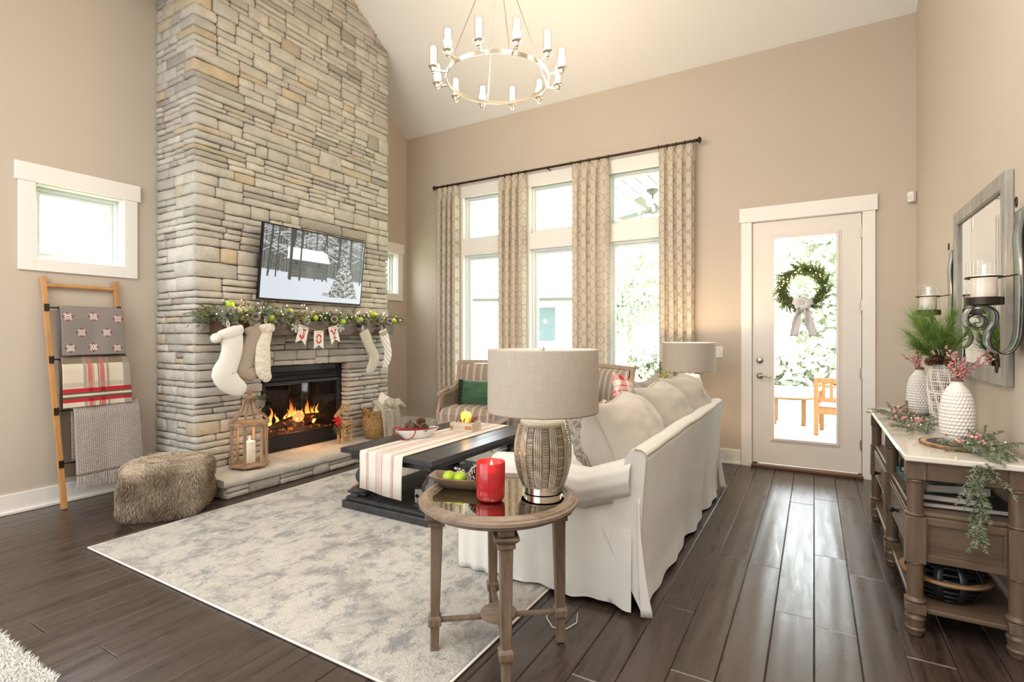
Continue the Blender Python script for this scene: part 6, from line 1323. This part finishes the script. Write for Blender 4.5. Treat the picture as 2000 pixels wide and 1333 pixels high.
HUR = glass('hurricane_glass', (.97, .98, .97)); STRAP = M('gunmetal_strap', (.32, .34, .35), .30, 1); IVW = M('ivory_wax', (.80, .70, .62), .45, sss=.3, emit=(1, .7, .5), es=.02)
def sconce(y, label, zc=1.545):
    s = thing('candle_sconce', label, 'sconce', (.787, y, zc), 0, 'iron wall sconces'); cxs = -.127
    # strap profile in (x,z): up the wall, curving out to a scroll under the cup
    P = [(-.012, .345), (-.010, .30), (-.022, .22), (-.016, .10), (-.014, 0), (-.016, -.10), (-.022, -.20), (-.045, -.262), (-.085, -.288), (-.125, -.282), (-.158, -.250), (-.165, -.215), (-.150, -.182), (-.128, -.150), (-.130, -.108), (-.160, -.083), (-.205, -.074), (-.248, -.090), (-.268, -.128), (-.250, -.166), (-.208, -.174), (-.180, -.152), (-.186, -.128), (-.212, -.122)]
    P = [(x * .72, z) for x, z in P]; Q = []
    for k in range(len(P) - 1):
        a, b, c, d = [Vector((*P[min(len(P) - 1, max(0, k + i))], 0)) for i in (-1, 0, 1, 2)]
        for u in (0, .34, .67): Q.append(.5 * ((2 * b) + (c - a) * u + (2 * a - 5 * b + 4 * c - d) * u * u + (3 * b - a - 3 * c + d) * u ** 3))
    Q.append(Vector((*P[-1], 0))); n = len(Q) - 1
    m = MB(); m.grid(lambda u, v: (Q[round(v * n)].x, (u - .5) * .115, Q[round(v * n)].y), 1, n); m.build('scroll_strap', STRAP, s, 180, solid=.004)
    for e in (-.0575, .0575): MB().tube([(q.x, e, q.y) for q in Q], .0028, 5).build('strap_edge', IRON, s, 180)
    for z0, r in ((.36, .022), ): MB().tube([(-.02 + .0 * k, r * math.sin(k * .5236) * .6, z0 + .018 + r * math.cos(k * .5236)) for k in range(12)], .003, 6, closed=True).build('hook_link', IRON, s, 180)
    MB().lathe([(.064, -.072), (.068, -.070), (.068, -.038), (.064, -.037), (.063, -.066), (.002, -.066)], 36, (cxs, 0, 0)).build('cup', IRON, s, 40)
    MB().lathe([(.062, -.064), (.062, .128)], 40, (cxs, 0, 0), cap=False).build('hurricane', HUR, s, 180)
    MB().tube([(cxs + .065 * math.cos(k * .2618), .065 * math.sin(k * .2618), .052) for k in range(24)], .004, 6, closed=True).build('collar', IRON, s, 180)
    MB().cyl((cxs + .065, 0, .052), (-.014, 0, .060), .003, 6).build('brace_rod', IRON, s, 40)
    for k, (r, dz) in enumerate(((.014, -.306), (.027, -.347))): MB().tube([(-.085, r * math.sin(q * .5236) * .62, dz + r * math.cos(q * .5236)) for q in range(12)], .0035, 6, closed=True).build('drop_ring', IRON, s, 180)
    c = thing('pillar_candle', 'lit ivory pillar candle in the ' + ('near' if y < 3.3 else 'far') + ' iron wall sconce', 'candle', (.787 + cxs, y, zc - .065)); MB().lathe([(.043, 0), (.046, .004), (.046, .122), (.042, .127), (.02, .124), (.002, .122)], 32).build('wax', IVW, c, 60); flamepart(c, .134, .9); point('sconce_glow', (.787 + cxs, y, zc + .115), .22, (1, .66, .34), .008)
sconce(3.08, 'scrolled iron wall sconce with a glass hurricane, nearest the camera'); sconce(4.40, 'scrolled iron wall sconce with a glass hurricane, beyond the mirror')
# ================================================================ CHANDELIER
ca = thing('chandelier', 'round nickel chandelier with twelve glass candle cylinders', 'chandelier', (-2.27, 3.65, 3.465)); RR = .425
m = MB(); m.lathe([(RR - .004, -.016), (RR + .004, -.016), (RR + .004, .016), (RR - .004, .016), (RR - .004, -.016)], 96, cap=False); m.build('ring', NICKEL, ca, 40)
CGL = glass('cylinder_glass', (.98, .98, .97)); BULB = M('frosted_bulb_tube', (1, .96, .9), .4, emit=(1, .86, .66), es=5.5)
A0 = rad(17)
for k in range(12):
    a = A0 + k * PI / 6; c, s = math.cos(a), math.sin(a); ro = RR + .108; X = Rz(a)
    ar = MB().at(X).box(RR, ro, -.009, .009, -.006, .004).build('arm', NICKEL, ca, bevel=.001, seg=1)
    cu = MB().lathe([(.003, -.032), (.010, -.028), (.010, -.020), (.005, -.016), (.019, -.012), (.021, -.006), (.021, .016), (.024, .020), (.036, .024), (.040, .028), (.040, .034), (.030, .036)], 20, (ro * c, ro * s, 0)).build('cup', NICKEL, ca, 50)
    MB().lathe([(.0345, .034), (.0345, .205)], 28, (ro * c, ro * s, 0), cap=False).build('glass_cylinder', CGL, cu, 180)
    MB().lathe([(.002, .036), (.019, .036), (.0215, .05), (.0215, .180), (.018, .186), (.002, .188)], 18, (ro * c, ro * s, 0)).build('bulb', BULB, cu, 60)
    MB().at(X).sphere((RR + .006, 0, 0), .006, 8, 5).build('stud', NICKEL, ar, 180)
for k in range(4):
    a = rad(44) + k * PI / 2; MB().cyl((RR * math.cos(a), RR * math.sin(a), .015), (.02 * math.cos(a), .02 * math.sin(a), 1.06), .0045, 8).build('suspension_rod', NICKEL, ca, 60)
MB().lathe([(.03, 1.03), (.035, 1.05), (.02, 1.08), (.008, 1.10), (.008, 2.0), (.07, 2.005), (.07, 2.03)], 20).build('stem', NICKEL, ca, 50)
for k in range(6): a = A0 + k * PI / 3; point('chandelier_light', (-2.27 + .535 * math.cos(a), 3.65 + .535 * math.sin(a), 3.585), 11, (1, .80, .56), .06)
# ================================================================ CURTAINS
t = NT('trellis_fabric'); tc = t.n('ShaderNodeTexCoord'); sp = t.n('ShaderNodeSeparateXYZ'); t.t.links.new(tc.outputs['UV'], sp.inputs[0]); U, V = sp.outputs[0], sp.outputs[1]
sn = t.math('MULTIPLY', t.math('SINE', t.math('MULTIPLY', V, 2 * PI)), .21)
def linemask(x): q = t.math('ABSOLUTE', t.math('SUBTRACT', t.math('FRACT', x), .5)); return t.math('LESS_THAN', q, .045)
mk = t.math('MAXIMUM', linemask(t.math('SUBTRACT', U, sn)), linemask(t.math('ADD', t.math('ADD', U, .5), sn)))
wv = t.noise(t.co((1, 1, 1)), 350, 2); t.set(Base_Color=t.mix(t.math('MULTIPLY', mk, .85), (.76, .67, .56), (.44, .365, .27)), Roughness=.85, Sheen_Weight=.2, Normal=t.bump(wv, .25, .002))
tb = t.n('ShaderNodeBsdfTranslucent', i_Color=(.62, .52, .40)); ms = t.n('ShaderNodeMixShader', i_0=.28); t.t.links.new(t.b.outputs[0], ms.inputs[1]); t.t.links.new(tb.outputs[0], ms.inputs[2]); t.t.links.new(ms.outputs[0], t.t.nodes['Material Output'].inputs[0]); CURT = t.mat
def curtain(x0, x1, npl, label, seed):
    c = thing('curtain', label, 'curtain', (0, 0, 0), 0, 'trellis curtains'); W_ = x1 - x0; NU = npl * 16; NV = 44; A = .034; cl = W_ * 1.75; rg = random.Random(seed); ph = [rg.uniform(-.35, .35) for _ in range(npl + 1)]
    def F(u, v):
        z = 3.375 * (1 - v) + .012; k = u * npl; top = min(1, v * 14); a = A * (.45 + .55 * top) * (1 + .25 * math.sin(v * 3 + seed)); g = k + .18 * math.sin(2 * PI * k + ph[min(npl, int(k))] * v) ; w = math.cos(2 * PI * g + ph[min(npl, int(k))] * v * 2.2)
        sh = math.copysign(abs(w) ** .75, w); xx = x0 + W_ * (u + .018 * math.sin(v * 5 + seed) * math.sin(PI * u)); pin = math.sin(2 * PI * k * 3) * .006 * (1 - top)
        return (xx + .010 * math.sin(4 * PI * k) * top, 5.715 + a * sh + pin, z)
    m = MB(); m.grid(F, NU, NV); o = m.build('panel', CURT, c, 180, solid=.0025)
    uv = o.data.uv_layers.new(name='uv'); w = NU + 1
    for lp in o.data.loops: i = lp.vertex_index; uv.data[lp.index].uv = ((i % w) / NU * cl / .175, (i // w) / NV * 3.375 / .165)
    for k in range(npl + 1): x = x0 + W_ * k / npl; MB().tube([(x, 5.715 + .021 * math.cos(q * .5236), 3.405 + .021 * math.sin(q * .5236)) for q in range(12)], .0028, 6, closed=True).build('curtain_ring', BRONZE, c, 180)
CT = [(-4.535, -4.195, 4, 'trellis curtain panel at the left end of the rod'), (-3.545, -3.145, 4, 'trellis curtain panel between the first and second windows'), (-2.515, -2.05, 4, 'trellis curtain panel between the second and third windows'), (-1.475, -1.10, 4, 'trellis curtain panel at the right end of the rod')]
for i, (a, b, n, lb) in enumerate(CT): curtain(a, b, n, lb, i + 1)
rd = thing('curtain_rod', 'long oil-bronze curtain rod above the three windows', 'curtain rod', (0, 0, 0)); MB().cyl((-4.56, 5.715, 3.405), (-1.085, 5.715, 3.405), .0145, 14).build('rod', BRONZE, rd, 50)
for x, s in ((-4.56, -1), (-1.085, 1)): MB().at(T(x, 5.715, 3.405) @ Ry(s * PI / 2)).lathe([(.018, -.004), (.020, .008), (.012, .014), (.022, .022), (.033, .036), (.030, .050), (.012, .060), (.002, .062)], 18).build('finial', BRONZE, rd, 60)
for x in (-4.50, -2.83, -1.14): MB().cyl((x, 5.715, 3.392), (x, YB, 3.392), .008, 8).box(x - .014, x + .014, YB - .01, YB, 3.35, 3.43).tube([(x, 5.715 + .019 * math.cos(q * .5236), 3.405 + .019 * math.sin(q * .5236)) for q in range(5, 12)], .005, 6).build('bracket', BRONZE, rd, 60)
# ================================================================ WREATH ON THE DOOR
wr = thing('wreath', 'green cedar wreath with warm lights and a silver bow on the glass door', 'wreath', (-.095, YB - .055, 1.80)); m = MB(); rg = random.Random(77); Rw = .178
m.m = 2; m.tube([(Rw * math.cos(k * .1963), .0, Rw * math.sin(k * .1963)) for k in range(32)], .010, 6, closed=True)
for k in range(300):
    a = rg.random() * 6.28; f = rg.uniform(-1, 1); d = Vector((-math.sin(a) * .8 + math.cos(a) * f * 1.1, rg.uniform(-.55, .12), math.cos(a) * .8 + math.sin(a) * f * 1.1)) ; sprig(m, (Rw * math.cos(a), -.005, Rw * math.sin(a)), d, rg.uniform(.075, .12), 40, .028, .0075, 0 if rg.random() < .65 else 1, .0, .7, 2)
tag(m.build('greenery', [M('cedar_wreath', (.13, .22, .05), .6, c2=(.24, .33, .11), s=25), OLIVE, TWIG], wr), kind='stuff')
m = MB()
for k in range(34): a = rad(rg.uniform(-20, 190)); r = Rw + rg.uniform(-.05, .07); m.sphere((r * math.cos(a), -.05, r * math.sin(a)), .0042, 6, 4)
tag(m.build('fairy_lights', WARMB, wr), kind='stuff')
SILK = M('silver_organza', (.58, .55, .56), .45, c2=(.68, .65, .66), s=8, sheen=.5)
m = MB()
for k, (dx, dz, s) in enumerate([(-1, .35, 1), (1, .3, 1), (-.7, -.3, .85), (.75, -.35, .85), (-.35, .75, .75), (.4, .75, .75), (0, -.2, .7)]):
    d = Vector((dx, 0, dz)).normalized(); L = .088 * s; n = Vector((-d.z, 0, d.x))
    def LP_(u, v, d=d, L=L, n=n, k=k): a = u * 2 * PI; return tuple(d * (L * (.5 - .5 * math.cos(a))) + Vector((0, -.055 - .032 * math.sin(a), 0)) + n * ((v - .5) * .062 * (1 + .15 * math.sin(k + v * 9))) * (.35 + .65 * math.sin(a / 2)) + Vector((0, 0, -.155)))
    m.grid(LP_, 16, 6)
m.sphere((0, -.07, -.155), .018, 10, 8); m.build('bow', SILK, wr, 180)
for x, dx in ((-.02, -.055), (.02, .07)):
    m = MB(); m.grid(lambda u, v: (x + dx * v + (u - .5) * (.03 + .042 * min(1, v * 2)), -.050 - .012 * math.sin(u * PI * 1.5 + v * 4), -.165 - .30 * v - (.012 * abs(u - .5) * 2 * (v > .99))), 8, 18); m.build('bow_tail', SILK, wr, 180, solid=.001)
# ================================================================ SMALL FITTINGS
sw_ = thing('light_switch', 'white light switch plate between the curtains and the door', 'switch', (-.862, YB - .001, 1.162)); MB().box(-.036, .036, -.006, 0, -.058, .058).build('plate', TRIM, sw_, bevel=.003); bx('toggle', TRIM, (-.006, .006, -.014, -.006, -.012, .010), sw_, .002)
for z in (-.03, .03): MB().cyl((0, -.0075, z), (0, -.005, z), .003, 8).build('screw', SILVER, sw_)
se = thing('motion_sensor', 'small white motion sensor high in the corner right of the door', 'sensor', (.752, YB - .04, 2.575), rad(-45)); MB().box(-.028, .028, -.022, .022, -.045, .045).build('housing', TRIM, se, bevel=.008, seg=3); bx('lens', M('sensor_lens', (.7, .7, .7), .3), (-.018, .018, -.025, -.022, -.03, .01), se, .003)
cord = MB().tube([(-1.10, 2.24, .020), (-1.08, 2.17, .016), (-1.03, 2.13, .005), (-.97, 2.15, .0045), (-.95, 2.22, .0045), (-.98, 2.30, .0045)], .0024, 6).build('lamp_cord', M('clear_cord', (.7, .68, .62), .4), None, 180); tag(cord, 'pale lamp cord on the floor behind the near end table', 'cord')
